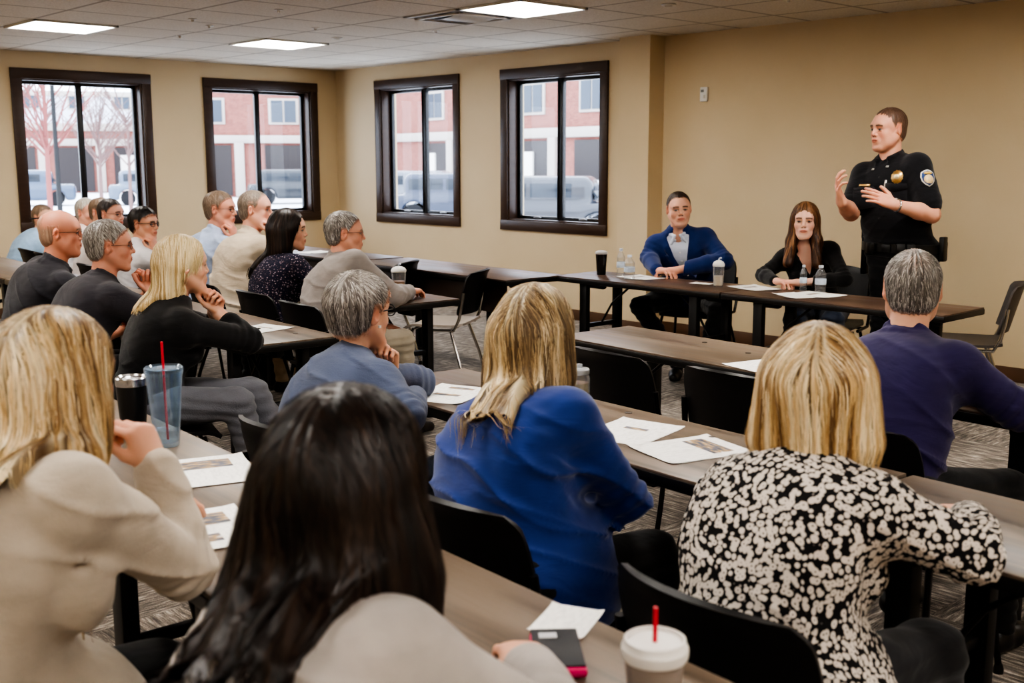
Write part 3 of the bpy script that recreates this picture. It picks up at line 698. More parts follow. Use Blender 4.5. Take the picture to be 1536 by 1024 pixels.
def ceil_mat():
    m, nt, b = nm('acoustic_ceiling_tiles'); b.inputs['Roughness'].default_value = .9; b.inputs['Specular IOR Level'].default_value = .1
    tc = node(nt, 'TexCoord'); sp = node(nt, 'SeparateXYZ'); nt.links.new(tc.outputs['Object'], sp.inputs[0])
    def mth(op, a, v=None, **k):
        n = node(nt, 'Math', operation=op)
        for i, q in enumerate([a, v]):
            if q is None: continue
            if hasattr(q, 'is_linked'): nt.links.new(q, n.inputs[i])
            else: n.inputs[i].default_value = q
        return n.outputs[0]
    def edge(o, off, per):
        t = mth('FRACT', mth('DIVIDE', mth('SUBTRACT', o, off-200*per), per)); return mth('MULTIPLY', mth('MINIMUM', t, mth('SUBTRACT', 1.0, t)), per)
    e = mth('MINIMUM', edge(sp.outputs[0], GX, TX), edge(sp.outputs[1], GY, TY))
    n = node(nt, 'TexNoise', Scale=90., Detail=6.); nt.links.new(tc.outputs['Object'], n.inputs[0])
    col = ramp(nt, n.outputs['Fac'], [(.35, srgb(206, 198, 186)), (.6, srgb(222, 215, 204))])
    x = node(nt, 'Mix', data_type='RGBA'); nt.links.new(ramp(nt, mth('DIVIDE', e, .03), [(.36, (1, 1, 1, 1)), (.40, (0, 0, 0, 1))]), x.inputs[0]); nt.links.new(col, x.inputs[6]); x.inputs[7].default_value = srgb(172, 163, 151)
    y = node(nt, 'Mix', data_type='RGBA'); nt.links.new(ramp(nt, mth('DIVIDE', e, .03), [(.32, (0, 0, 0, 1)), (.40, (1, 1, 1, 1)), (.50, (0, 0, 0, 1))]), y.inputs[0]); nt.links.new(x.outputs[2], y.inputs[6]); y.inputs[7].default_value = srgb(132, 124, 115)
    nt.links.new(y.outputs[2], b.inputs['Base Color'])
    bp = node(nt, 'Bump', Strength=.4, Distance=.004); nt.links.new(n.outputs['Fac'], bp.inputs['Height']); nt.links.new(bp.outputs[0], b.inputs['Normal'])
    return m
TRIM = pbr('dark_wood_trim', srgb(62, 43, 32), rough=.35, var=.3, vscale=5, stretch=(1, 1, 6), bump=.1, bscale=40)
BASE = pbr('brown_baseboard', srgb(92, 66, 46), rough=.5, var=.15)
WIN = [('window_1', 'A', -3.79, -2.355), ('window_2', 'A', -1.746, -.274), ('window_3', 'B', .804, 2.299), ('window_4', 'B', 2.95, 4.412)]
ZB, ZT, CW = .838, 2.443, .10
def struct(o): o['kind'] = 'structure'; return o
m = MB(); m.grid(np.array([[(0, YN, 0), (0, 0, 0)], [(XR, YN, 0), (XR, 0, 0)]], float)); struct(m.build('floor', carpet(), smooth=False))
m = MB(); m.box((XR/2, YN/2, H+.05), (XR+.3, -YN+.3, .1)); struct(m.build('ceiling', ceil_mat(), smooth=False))
def wall(name, axis, pos, lo, hi, holes, out):
    m = MB(); t = .22
    def seg(a, b, z0, z1):
        if b-a < 1e-4 or z1-z0 < 1e-4: return
        if axis == 'B': m.box(((a+b)/2, pos+out*t/2, (z0+z1)/2), (b-a, t, z1-z0))
        else: m.box((pos+out*t/2, (a+b)/2, (z0+z1)/2), (t, b-a, z1-z0))
    c = lo
    for a, b in holes:
        seg(c, a, 0, H); seg(a, b, 0, ZB+CW); seg(a, b, ZT-CW, H); c = b
    seg(c, hi, 0, H); return struct(m.build(name, WALL, smooth=False))
wall('wall_left', 'A', 0, YN, 0, [(a+CW, b-CW) for n, k, a, b in WIN if k == 'A'], -1)
wall('wall_back', 'B', 0, -.22, XR, [(a+CW, b-CW) for n, k, a, b in WIN if k == 'B'], 1)
wall('wall_right', 'A', XR, YN, 0, [], 1); wall('wall_front', 'B', YN, 0, XR, [], -1)
m = MB(); m.box((4.885, -.10, H/2), (.35, .20, H)); struct(m.build('wall_pilaster', WALL, smooth=False))
def bb(name, pts):
    m = MB()
    for a, b, n in pts:
        a = V3(*a, 0); b = V3(*b, 0); c = (a+b)/2+V3(*n, 0)*.006; d = np.abs(b-a)
        m.box((c[0], c[1], .052), (max(d[0], .012)+(.012 if d[0] > .02 else 0)*0, max(d[1], .012), .104), bev=.003)
    return struct(m.build(name, BASE))
bb('baseboard_back', [((0, 0), (4.71, 0), (0, -1)), ((4.71-.012, -.20), (5.06+.012, -.20), (0, -1)), ((4.71, -.2), (4.71, 0), (-1, 0)), ((5.06, -.2), (5.06, 0), (1, 0)), ((5.07, 0), (XR, 0), (0, -1))])
bb('baseboard_left', [((0, YN), (0, 0), (1, 0))]); bb('baseboard_right', [((XR, YN), (XR, 0), (-1, 0))]); bb('baseboard_front', [((0, YN), (XR, YN), (0, 1))])
BLK = pbr('black_window_aluminium', srgb(26, 24, 24), rough=.35)
GLASS = None
def glass_mat():
    m, nt, b = nm('window_glass'); nt.nodes.remove(b); out = nt.nodes['Material Output']
    t = node(nt, 'BsdfTransparent'); g = node(nt, 'BsdfGlossy', Roughness=.02); lw = node(nt, 'LayerWeight', Blend=.5); pw = node(nt, 'Math', operation='POWER'); nt.links.new(lw.outputs['Facing'], pw.inputs[0]); pw.inputs[1].default_value = 5.; f = node(nt, 'Math', operation='MULTIPLY_ADD'); nt.links.new(pw.outputs[0], f.inputs[0]); f.inputs[1].default_value = .5; f.inputs[2].default_value = .012; mx = node(nt, 'MixShader')
    t.inputs[0].default_value = (.93, .95, .97, 1)
    nt.links.new(f.outputs[0], mx.inputs[0]); nt.links.new(t.outputs[0], mx.inputs[1]); nt.links.new(g.outputs[0], mx.inputs[2]); nt.links.new(mx.outputs[0], out.inputs[0]); return m
GLASS = glass_mat()
def window(name, k, a, b):
    w = b-a; c = (a+b)/2; hw = w/2; z0, z1 = ZB, ZT; zc = (z0+z1)/2; hh = z1-z0
    r = struct(empty(name, (c, 0, 0) if k == 'B' else (0, c, 0), 0 if k == 'B' else pi/2))
    m = MB()
    for sx in (-1, 1): m.box((sx*(hw-CW/2), -.011, zc), (CW, .022, hh), bev=.004)
    for z in (z0+CW/2, z1-CW/2): m.box((0, -.013, z), (w+.004, .026, CW), bev=.004)
    m.build('casing', TRIM, r)
    D = .13; iw = hw-CW; m = MB()
    for sx in (-1, 1): m.box((sx*(iw-.007), D/2, zc), (.016, D, hh-2*CW), bev=.001)
    for z in (z0+CW+.007, z1-CW-.007): m.box((0, D/2, z), (2*iw, D, .016), bev=.001)
    m.build('jamb_liner', TRIM, r)
    f = .045; m = MB(); y = D+.012
    for sx in (-1, 1): m.box((sx*(iw-f/2), y, zc), (f, .045, hh-2*CW), bev=.004)
    for z, h_ in ((z0+CW+f/2, f), (z1-CW-f/2, f)): m.box((0, y, z), (2*iw, .045, h_), bev=.004)
    m.build('sash_frame', BLK, r)
    m = MB(); m.box((0, y-.004, zc), (.055, .05, hh-2*CW), bev=.004)
    m.box((-.030, y-.030, zc), (.018, .015, hh-2*CW-.05), bev=.003); m.build('mullion', BLK, r)
    for sx in (-1, 1):
        m = MB(); m.box((sx*(iw/2), y, zc), (iw-f-.02, .006, hh-2*CW-2*f+.01)); m.build('pane', GLASS, r, smooth=False)
        m = MB(); m.box((sx*iw/2, y-.035, z0+CW+.030), (.10, .02, .014), bev=.004); m.tube([(sx*iw/2-.03, y-.05, z0+CW+.036), (sx*iw/2+.045, y-.052, z0+CW+.042)], .005)
        m.build('crank_handle', pbr('brushed_steel', srgb(170, 170, 172), rough=.3, metal=1), r)
for q in WIN: window(*q)
# ceiling fittings
LIT = pbr('troffer_diffuser', (1, 1, 1, 1), rough=.6, emis=(1, .955, .89, 1), es=1.0)
def set_light(es): LIT.node_tree.nodes['Principled BSDF'].inputs['Emission Strength'].default_value = es
WM = pbr('white_enamel', srgb(225, 222, 216), rough=.4)
def troffer(x, y, label):
    t = thing('ceiling_light', label, 'light', (x, y, H), group='square ceiling light panels')
    m = MB()
    for sx in (-1, 1): m.box((sx*(TX/2-.012), 0, -.006), (.024, TY, .018), bev=.002); m.box((0, sx*(TY/2-.012), -.006), (TX, .024, .018), bev=.002)
    m.build('frame', WM, t)
    m = MB(); m.box((0, 0, -.004), (TX-.048, TY-.048, .008)); m.build('diffuser', LIT, t, smooth=False)
    return t
lx = [GX-4.5*TX, GX+.5*TX, GX+5.5*TX, GX+10.5*TX]; ly = [GY-.5*TY, GY-3.5*TY, GY-6.5*TY, GY-9.5*TY, GY-12.5*TY]
vis = {(0, 0): 'square white ceiling light panel nearest the corner between the two window walls', (0, 1): 'square white ceiling light panel at the top left above the left window', (1, 0): 'square white ceiling light panel beside the metal air vent'}
for i, x in enumerate(lx):
    for j, y in enumerate(ly): troffer(x, y, vis.get((i, j), 'square white ceiling light panel out over the audience'))
v = thing('ceiling_vent', 'grey metal square air diffuser in the ceiling beside a light panel', 'vent', (GX-.5*TX, GY-.5*TY, H))
VM = pbr('vent_metal', srgb(190, 184, 174), rough=.45)
m = MB()
for i, (r_, z) in enumerate([(.30, -.004), (.24, -.018)]):
    for sx in (-1, 1): m.box((sx*r_, 0, z), (.035, 2*r_+.035, .010), bev=.003); m.box((0, sx*r_, z), (2*r_+.035, .035, .010), bev=.003)
m.build('frame', VM, v)
m = MB(); m.box((0, 0, -.002), (.58, .60, .004)); m.build('throat', pbr('vent_dark', srgb(140, 132, 124), rough=.7), v)
m = MB(); n_ = 13; P_ = np.array([[(x_, y_, -.030+.9*(x_*x_)) for y_ in np.linspace(-.19, .19, n_)] for x_ in np.linspace(-.18, .18, n_)]); m.grid(P_); m.build('deflector_plate', VM, v)
from functools import partial
for (x, y, kind) in [(3.05, -2.05, 0), (3.55, -2.6, 1), (4.05, -1.75, 1), (6.35, -1.55, 0), (3.1, -3.3, 1), (3.4, -3.6, 1), (2.3, -3.15, 1), (4.3, -3.4, 1), (7.05, -1.15, 1)]:
    o = MB().lathe([(.0, -.001), (.05, -.001), (.055, -.004), (.045, -.010), (.030, -.012), (.026, -.006), (0, -.006)] if kind == 0 else [(.0, -.001), (.032, -.001), (.034, -.004), (.012, -.008), (.010, -.022), (0, -.024)], (0, 0, 0)).build('recessed_downlight' if kind == 0 else 'sprinkler_head', WM)
    o.location = (x, y, H); tag(o, 'small round recessed fitting in the ceiling tiles' if kind == 0 else 'small white sprinkler head in the ceiling tiles', 'ceiling fitting', 'small round ceiling fittings' if kind == 0 else 'sprinkler heads in the ceiling')
sw_ = thing('thermostat', 'small white wall thermostat on the tan wall behind the panel', 'thermostat', (5.505, 0, 2.09))
MB().box((0, -.012, 0), (.075, .024, .12), bev=.006).build('housing', WM, sw_)
MB().box((-.01, -.027, .028), (.03, .006, .022), bev=.002).build('display', pbr('grey_display', srgb(120, 124, 122), rough=.3), sw_)
MB().box((.012, -.027, -.02), (.02, .006, .03), bev=.002).build('switch', pbr('cream_plastic', srgb(206, 200, 186), rough=.4), sw_)

# ------------------------------------------------------------------ tables
def wood(name, c1, c2, c3):
    m, nt, b = nm(name); b.inputs['Roughness'].default_value = .38; b.inputs['Specular IOR Level'].default_value = .45
    tc = node(nt, 'TexCoord'); mp = node(nt, 'Mapping'); mp.inputs['Scale'].default_value = (1.2, 26, 8); nt.links.new(tc.outputs['Object'], mp.inputs[0])
    n = node(nt, 'TexNoise', Scale=1., Detail=7., Roughness=.62, Distortion=.5); nt.links.new(mp.outputs[0], n.inputs[0])
    mp2 = node(nt, 'Mapping'); mp2.inputs['Scale'].default_value = (.7, 7, 1); nt.links.new(tc.outputs['Object'], mp2.inputs[0])
    n2 = node(nt, 'TexNoise', Scale=1., Detail=3.); nt.links.new(mp2.outputs[0], n2.inputs[0])
    ad = node(nt, 'Math', operation='MULTIPLY_ADD'); nt.links.new(n2.outputs['Fac'], ad.inputs[0]); ad.inputs[1].default_value = .7; nt.links.new(n.outputs['Fac'], ad.inputs[2])
    nt.links.new(ramp(nt, ad.outputs[0], [(.62, c1), (.84, c2), (1.0, c3)]), b.inputs['Base Color'])
    bp = node(nt, 'Bump', Strength=.08, Distance=.002); nt.links.new(n.outputs['Fac'], bp.inputs['Height']); nt.links.new(bp.outputs[0], b.inputs['Normal'])
    rr = ramp(nt, n.outputs['Fac'], [(.3, (.30, .30, .30, 1)), (.7, (.46, .46, .46, 1))]); nt.links.new(rr, b.inputs['Roughness'])
    return m
WOOD = wood('walnut_laminate', srgb(66, 55, 46), srgb(98, 84, 71), srgb(120, 104, 89))
DWOOD = wood('dark_walnut_laminate', srgb(50, 37, 30), srgb(76, 58, 48), srgb(98, 76, 62))
BM = pbr('black_powder_coat', srgb(20, 19, 20), rough=.45, bump=.05, bscale=300)
EB = pbr('black_table_edging', srgb(22, 20, 19), rough=.4)
def table(label, x, y, rz, L, D=.49, wood_=WOOD, panel=False, group=None):
    t = thing('folding_table', label, 'table', (x, y, 0), rz, group)
    MB().box((0, 0, .7345), (L-.008, D-.008, .011), bev=.002).build('table_top', wood_, t)
    m = MB(); m.box((0, 0, .7165), (L, D, .033), bev=.006); m.build('edge_band', EB, t)
    for sx in (-1, 1):
        for sy in (-1, 1):
            m = MB(); m.box((sx*(L/2-.24), sy*(D/2-.07), .36), (.065, .045, .68), bev=.008); m.box((sx*(L/2-.24), sy*(D/2-.07), .012), (.075, .055, .024), bev=.006); m.build('leg', BM, t)
        m = MB(); m.box((sx*(L/2-.24), 0, .685), (.075, D-.10, .032), bev=.01); m.box((sx*(L/2-.20), 0, .668), (.16, .05, .05), bev=.02); m.build('leg_bracket', BM, t)
        m = MB(); m.tube([(sx*(L/2-.24), 0, .40), (sx*(L/2-.34), 0, .55), (sx*(L/2-.52), 0, .695)], .008); m.box((sx*(L/2-.24), 0, .40), (.03, D-.14, .03), bev=.005); m.build('brace', BM, t)
    if panel: MB().box((0, -D/2+.05, .60), (L-.1, .015, .20), bev=.004).build('modesty_panel', pbr('dark_panel', srgb(48, 36, 28), rough=.5), t)
    return t
def tabs(row, b, spans, labels, **k):
    for (a0, a1), lb in zip(spans, labels):
        x, y, z = W((a0+a1)/2, b); table(lb, x, y, ROT, a1-a0, **k)
tabs('A', -.115, [(.27, 2.19), (2.20, 4.12)], ['bare walnut table in front of the two empty black chairs', 'walnut table under the elbows of the man in the purple shirt'])
tabs('B', -1.41, [(.65, 2.57), (2.58, 4.50)], ['walnut table in front of the woman in royal blue, with white handouts on it', 'walnut table under the right arm of the woman in black and white'])
tabs('C', -2.665, [(-1.88, -.05), (-.04, 1.79), (1.80, 3.63)], ['walnut table end at the left edge of the photo behind the blonde woman in beige', 'nearest walnut table with the clear blue tumbler and two handouts', 'nearest walnut table under the white lidded cup'])
tabs('B2', -1.365, [(-2.20, -.36), (-4.05, -2.21), (-5.9, -4.06)], ['walnut table under the elbow of the woman in the black cardigan', 'walnut table in front of the bald man in the dark polo', 'far left walnut table with white handouts scattered on it'])
tabs('A2', -.11, [(-2.96, -1.12), (-4.81, -2.97), (-6.66, -4.82)], ['dark table with the iced coffee cup in front of the grey shirted man', 'dark table in front of the man in the tan shirt', 'farthest left dark table below the left window'], wood_=DWOOD)
table('left panel table in front of the man in the blue suit', 6.645, -2.01, 0, 1.43, D=.48, wood_=DWOOD)
table('right panel table in front of the officer', 8.075, -2.01, 0, 1.42, D=.48, wood_=DWOOD)
table('empty dark table with modesty panel along the back window wall', 5.0, -2.40, radians(-2.5), 1.92, D=.56, wood_=DWOOD, panel=True)
table('far dark table near the corner windows with a white paper on it', 3.02, -2.31, radians(-2.5), 1.92, D=.56, wood_=DWOOD, panel=True)

# ------------------------------------------------------------------ chairs
CP = pbr('black_chair_plastic', srgb(20, 19, 20), rough=.38, bump=.12, bscale=700, spec=.45)
CS = pbr('black_chair_steel', srgb(34, 32, 32), rough=.3, metal=.7)
SEATP = pbr('grey_brown_seat_plastic', srgb(66, 60, 57), rough=.45, bump=.1, bscale=500)
CHROME = pbr('chrome', srgb(190, 188, 184), rough=.18, metal=1)
def shell(fn, n1, n2, th):
    P = np.array([[fn(u, v) for v in np.linspace(0, 1, n2)] for u in np.linspace(0, 1, n1)])
    du = np.gradient(P, axis=0); dv = np.gradient(P, axis=1); N_ = np.cross(du, dv); N_ /= np.linalg.norm(N_, axis=2, keepdims=True)+1e-9
    A = P+N_*th/2; B = P-N_*th/2; m = MB(); m.grid(A); m.grid(B[::-1])
    def rim(a, b):
        m.grid(np.stack([a, (a+b)/2+0*a, b]))
    rim(B[0], A[0]); rim(A[-1], B[-1]); rim(A[:, 0], B[:, 0]); rim(B[:, -1], A[:, -1])
    return m
def make_chair(name, label, legm=CS, seatm=CP, backm=CP):
    t = thing(name, label, 'chair')
    def sf(u, v):
        x = (u-.5)*2; y = v; c = 1-.10*max(0, abs(y-.5)*2-.7)/.3
        return (x*.225*c*(1-.04*y*0), -.20+y*.42, .452-.014*(1-x*x)*(1-(y-.5)**2*3)-.03*max(0, y-.80)**2*25+.012*max(0, .15-y)/.15)
    shell(sf, 17, 17, .016).build('seat', seatm, t)
    def bf(u, v):
        x = (u-.5)*2; z = .53+v*.29; w_ = .232-.012*v
        rr = .16; e = max(0, (v-(1-rr*1.9))/(rr*1.9)); w_ *= 1-.16*(1-sqrt(max(0, 1-e*e)))
        e2 = max(0, (.12-v)/.12); w_ *= 1-.06*e2*e2
        dip = .014*x*x*v
        return (x*w_, -.215-.075*v+.050*x*x-.012*(1-x*x)-.014*max(0, v-.9)*10, z-dip)
    bo = shell(bf, 23, 19, .013); bo.build('backrest', backm, t)
    for sx in (-1, 1):
        MB().tube([(sx*.235, .05, .425), (sx*.243, -.15, .43), (sx*.243, -.185, .50), (sx*.236, -.205, .60), (sx*.232, -.215, .68)], .011, n=8).build('back_post', legm, t)
        for sy in (-1, 1):
            m = MB(); m.tube([(sx*.20, sy*.13+.02, .43), (sx*.235, sy*.19+.01, .22), (sx*.25, sy*.235, .015)], .0105, n=8); o = m.build('leg', legm, t)
            MB().lathe([(.0, 0), (.016, 0), (.016, .014), (.011, .03), (0, .03)], (sx*.25, sy*.235, 0), n=12).build('foot_glide', CP, o)
    m = MB(); m.tube([(-.235, .14, .425), (.235, .14, .425)], .009, n=8); m.tube([(-.235, -.11, .425), (.235, -.11, .425)], .009, n=8); m.build('seat_frame', legm, t)
    return t
chair0 = None
def put_chair(x, y, rz, label, group=None, proto='b'):
    global chair0
    if proto == 'b':
        if chair0 is None: chair0 = c = make_chair('stacking_chair', label)
        else: c = copy_tree(chair0)
    c.location = (x, y, 0); c.rotation_euler = (0, 0, rz); c['label'] = label
    if group: c['group'] = group
    return c
def cw(a, b, dz, label, **k): x, y, _ = W(a, b); return put_chair(x, y, ROT+dz, label, **k)
cw(1.02, -.50, .0, 'left one of two empty black chairs facing the bare table, seat showing')
cw(1.60, -.47, .02, 'right one of two empty black chairs facing the bare table')
cw(2.30, -.80, .0, 'black chair under the man in the purple shirt')
cw(2.14, -2.07, .04, 'black chair under the woman in royal blue')
cw(2.87, -2.06, .0, 'large black chair back behind the woman in black and white')
cw(1.27, -2.05, .10, 'black chair behind the grey haired person in the blue blazer')
cw(-.36, -2.0, -.25, 'black chair under the woman in the black cardigan')
cw(-1.22, -2.05, 0, 'black chair under the grey haired man in the dark polo')
cw(-1.90, -2.03, .0, 'black chair behind the bald man in the dark polo, at the left edge')
cw(-1.68, -.66, .0, 'black chair behind the woman in the floral blouse')
cw(-1.08, -.70, .0, 'black chair behind the grey haired man in the grey shirt')
cw(-2.33, -.68, .0, 'black chair under the man in the tan shirt')
cw(-2.92, -.66, .0, 'black chair under the man in the light blue shirt'); cw(-4.0, -.80, 0, 'black chair under the dark haired man in the white shirt')
cw(2.0, -3.36, 0, 'black chair under the blonde woman in beige'); cw(2.97, -3.26, 0, 'black chair under the dark haired woman in front')
put_chair(6.40, -1.22, pi+.30, 'black chair of the man in the blue suit'); put_chair(7.46, -1.20, pi+.25, 'black chair of the woman in the black top')
cw(-6.6, -.82, 0, 'black chair of the man at the far left'); cw(-5.74, -.72, 0, 'black chair of the far white haired man'); cw(-5.22, -.74, 0, 'black chair of the far balding man'); cw(-4.72, -.80, 0, 'black chair of the far man by the window mullion')
c = make_chair('stacking_chair', 'empty brown grey chair seen from the side at the right end of the panel table', legm=CHROME, seatm=SEATP, backm=SEATP)
c.location = (8.43, -1.19, 0); c.rotation_euler = (0, 0, radians(114))
c2 = make_chair('stacking_chair', 'empty pale grey seated chair with chrome legs under the empty dark table, nearer one', legm=CHROME, seatm=pbr('pale_seat', srgb(160, 150, 140), rough=.4), backm=CP)
c2.location = (5.60, -2.98, 0); c2.rotation_euler = (0, 0, radians(122))
c3 = copy_tree(c2); c3.location = (4.75, -2.92, 0); c3.rotation_euler = (0, 0, radians(118)); c3['label'] = 'empty pale grey seated chair with chrome legs under the empty dark table, farther one'
# ------------------------------------------------------------------ things on the tables
def thin(name, tint, gl=.10, df=.0, dcol=(1, 1, 1, 1)):
    m, nt, b = nm(name); nt.nodes.remove(b); out = nt.nodes['Material Output']
    t = node(nt, 'BsdfTransparent'); t.inputs[0].default_value = tint; g = node(nt, 'BsdfGlossy', Roughness=.08); d = node(nt, 'BsdfDiffuse'); d.inputs[0].default_value = dcol
    lw = node(nt, 'LayerWeight', Blend=.5); pw = node(nt, 'Math', operation='POWER'); nt.links.new(lw.outputs['Facing'], pw.inputs[0]); pw.inputs[1].default_value = 2.5
    f = node(nt, 'Math', operation='MULTIPLY_ADD'); nt.links.new(pw.outputs[0], f.inputs[0]); f.inputs[1].default_value = .75; f.inputs[2].default_value = gl
    a = node(nt, 'MixShader'); nt.links.new(g.outputs[0], a.inputs[1]); nt.links.new(d.outputs[0], a.inputs[2]); a.inputs[0].default_value = df
    mx = node(nt, 'MixShader'); nt.links.new(f.outputs[0], mx.inputs[0]); nt.links.new(t.outputs[0], mx.inputs[1]); nt.links.new(a.outputs[0], mx.inputs[2]); nt.links.new(mx.outputs[0], out.inputs[0]); return m
CLEAR = thin('clear_plastic', (.95, .96, .97, 1), .12, .35, (.85, .87, .9, 1))
BLUEP = thin('blue_tinted_plastic', (.86, .93, .99, 1), .12, .30, srgb(190, 216, 242))
STEEL = pbr('polished_steel', srgb(200, 200, 202), rough=.22, metal=1)
RED = pbr('red_straw', srgb(196, 30, 52), rough=.4)
PAPER = pbr('white_paper', srgb(236, 234, 230), rough=.7)
COFFEE = pbr('iced_coffee', srgb(176, 132, 88), rough=.3)
WHITEP = pbr('white_plastic', srgb(232, 228, 222), rough=.4)
TZ = .7405
def tumbler_black(x, y):
    t = thing('travel_tumbler', 'black travel tumbler with a steel lid beside the clear blue tumbler', 'tumbler', (x, y, TZ))
    MB().lathe([(.032, 0), (.034, .004), (.040, .09), (.0435, .150), (.0435, .158)], cap1=False).build('body', pbr('matt_black_metal', srgb(18, 18, 20), rough=.35), t)
    MB().lathe([(.0440, .156), (.0450, .160), (.0450, .178), (.042, .182), (.038, .176), (0, .176)], cap0=False).build('lid', STEEL, t)
    return t
def tumbler_clear(x, y):
    t = thing('drinking_tumbler', 'clear blue tinted tumbler with a red straw on the near left table', 'tumbler', (x, y, TZ))
    MB().lathe([(.0, .002), (.032, .002), (.034, .006), (.0435, .12), (.0505, .205), (.0515, .215), (.0490, .215), (.0475, .20), (.041, .12), (.0315, .014), (0, .014)], cap0=False, cap1=False).build('body', BLUEP, t)
    MB().lathe([(.0525, .208), (.0535, .214), (.0535, .226), (.050, .230), (.046, .224), (.006, .224)], cap0=False, cap1=False).build('lid', BLUEP, t)
    MB().tube([(.005, .0, .02), (.002, -.002, .30)], .0035).build('straw', RED, t)
    MB().lathe([(0, .016), (.031, .016), (.034, .05), (0, .052)]).build('ice_water', CLEAR, t)
    return t
def togo_cup(x, y):
    t = thing('takeaway_cup', 'grey takeaway cup with white lid and red straw at the bottom edge', 'cup', (x, y, TZ))
    MB().lathe([(.030, 0), (.033, .004), (.042, .110), (.0425, .118)], cap1=False).build('cup', pbr('taupe_cup', srgb(150, 138, 130), rough=.5), t)
    MB().lathe([(.0455, .108), (.0475, .112), (.0475, .124), (.0445, .128), (.0435, .136), (.040, .137), (.038, .131), (0, .131)], cap0=False, cap1=False).build('lid', WHITEP, t)
    MB().tube([(0, 0, .12), (.0, .0, .182)], .0035).build('straw', RED, t)
    return t
def bottle(x, y, label, h=.17, r=.030, kind=0, liq=None):
    t = thing('water_bottle' if kind == 0 else 'shaker_bottle', label, 'bottle', (x, y, TZ))
    if kind == 0:
        prof = [(r*.8, 0), (r, .006)]+[(r*(.95+.05*cos(k*2.2)), .006+h*.60*k/8) for k in range(1, 9)]+[(r*.95, h*.68), (r*.55, h*.82), (r*.36, h*.88), (r*.36, h*.93)]
        MB().lathe(prof, n=18).build('body', CLEAR, t)
        MB().lathe([(r*.98, h*.30), (r*1.02, h*.31), (r*1.02, h*.50), (r*.98, h*.51)], cap0=False, cap1=False, n=18).build('paper_label', pbr('bottle_label', srgb(196, 208, 222), rough=.5, var=.3, vscale=80), t)
        MB().lathe([(r*.42, h*.91), (r*.43, h*.92), (r*.43, h*.995), (r*.38, h), (0, h)], n=14).build('cap', pbr('white_blue_cap', srgb(206, 214, 226), rough=.4), t)
    else:
        MB().lathe([(r*.78, 0), (r*.82, .005), (r*.95, h*.45), (r, h*.72), (r*.96, h*.72), (r*.78, .01), (0, .01)], n=20, cap0=False, cap1=False).build('body', CLEAR, t)
        MB().lathe([(0, .012), (r*.76, .012), (r*.86, h*.38), (0, h*.38)], n=18).build('drink', liq or COFFEE, t)
        MB().lathe([(r*1.05, h*.70), (r*1.07, h*.72), (r*1.05, h*.78), (r*.8, h*.86), (r*.35, h*.90), (0, h*.90)], n=20, cap0=False).build('lid', pbr('cloudy_lid', srgb(214, 212, 208), rough=.25), t)
        m = MB(); m.tube([(-.004, 0, h*.86), (.002, 0, h*.95), (.016, 0, h*1.0), (.020, 0, h*.97)], .005); m.build('spout', pbr('cloudy_lid2', srgb(200, 206, 214), rough=.3), t)
    return t
def paper_mat():
    m, nt, b = nm('printed_sheet'); b.inputs['Roughness'].default_value = .7
    tc = node(nt, 'TexCoord'); sp = node(nt, 'SeparateXYZ'); nt.links.new(tc.outputs['Object'], sp.inputs[0])
    w_ = node(nt, 'TexWave', Scale=62., wave_type='BANDS', bands_direction='Y'); nt.links.new(tc.outputs['Object'], w_.inputs[0])
    n = node(nt, 'TexNoise', Scale=130., Detail=1.); mp = node(nt, 'Mapping'); mp.inputs['Scale'].default_value = (1, .35, 1); nt.links.new(tc.outputs['Object'], mp.inputs[0]); nt.links.new(mp.outputs[0], n.inputs[0])
    mu = node(nt, 'Math', operation='MULTIPLY'); nt.links.new(w_.outputs['Fac'], mu.inputs[0]); nt.links.new(n.outputs['Fac'], mu.inputs[1])
    nt.links.new(ramp(nt, mu.outputs[0], [(.38, srgb(238, 236, 232)), (.60, srgb(196, 193, 190))]), b.inputs['Base Color']); return m
TEXTM = paper_mat()
def photo_mat(name, cols):
    m, nt, b = nm(name); b.inputs['Roughness'].default_value = .5
    tc = node(nt, 'TexCoord'); mp = node(nt, 'Mapping'); mp.inputs['Scale'].default_value = (18, 55, 1); nt.links.new(tc.outputs['Object'], mp.inputs[0])
    n = node(nt, 'TexNoise', Scale=1., Detail=4.); nt.links.new(mp.outputs[0], n.inputs[0])
    nt.links.new(ramp(nt, n.outputs['Fac'], [(.34, cols[0]), (.45, cols[1]), (.55, cols[2]), (.66, cols[3])]), b.inputs['Base Color']); return m
PH = photo_mat('printed_street_photo', [srgb(44, 44, 50), srgb(96, 100, 116), srgb(176, 140, 84), srgb(205, 208, 214)])
def handout(a, b, rz, label, w=.216, d=.279, photo=((0, .055, .13, .07),), world=None, sheets=2, group=None):
    x, y = world if world else W(a, b)[:2]
    t = thing('paper_handout', label, 'handout', (x, y, TZ), rz, group)
    for k in range(sheets):
        m = MB(); nx = 9; off = (sheets-1-k); r_ = rng.normal(size=2)*.004*off
        P = np.array([[(u*w/2+r_[0], v_*d/2+r_[1], .0012*(k+1)+.004*max(0, abs(u*v_)-.7)**2*8) for v_ in np.linspace(-1, 1, nx)] for u in np.linspace(-1, 1, nx)])
        m.grid(P); m.build('sheet', TEXTM if k == sheets-1 else PAPER, t)
    for (cx, cy, pw, pd) in photo:
        m = MB(); z = .0012*sheets+.0006; m.grid(np.array([[(cx-pw/2, cy-pd/2, z), (cx-pw/2, cy+pd/2, z)], [(cx+pw/2, cy-pd/2, z), (cx+pw/2, cy+pd/2, z)]])); m.build('printed_photo', PH, t)
    return t
tumbler_black(8.345, -6.425); tumbler_clear(8.505, -6.40); togo_cup(10.47, -6.625)
handout(1.40, -2.55, ROT+radians(75), 'white handout with a street photo beside the clear blue tumbler', photo=((-.0, .06, .13, .08),))
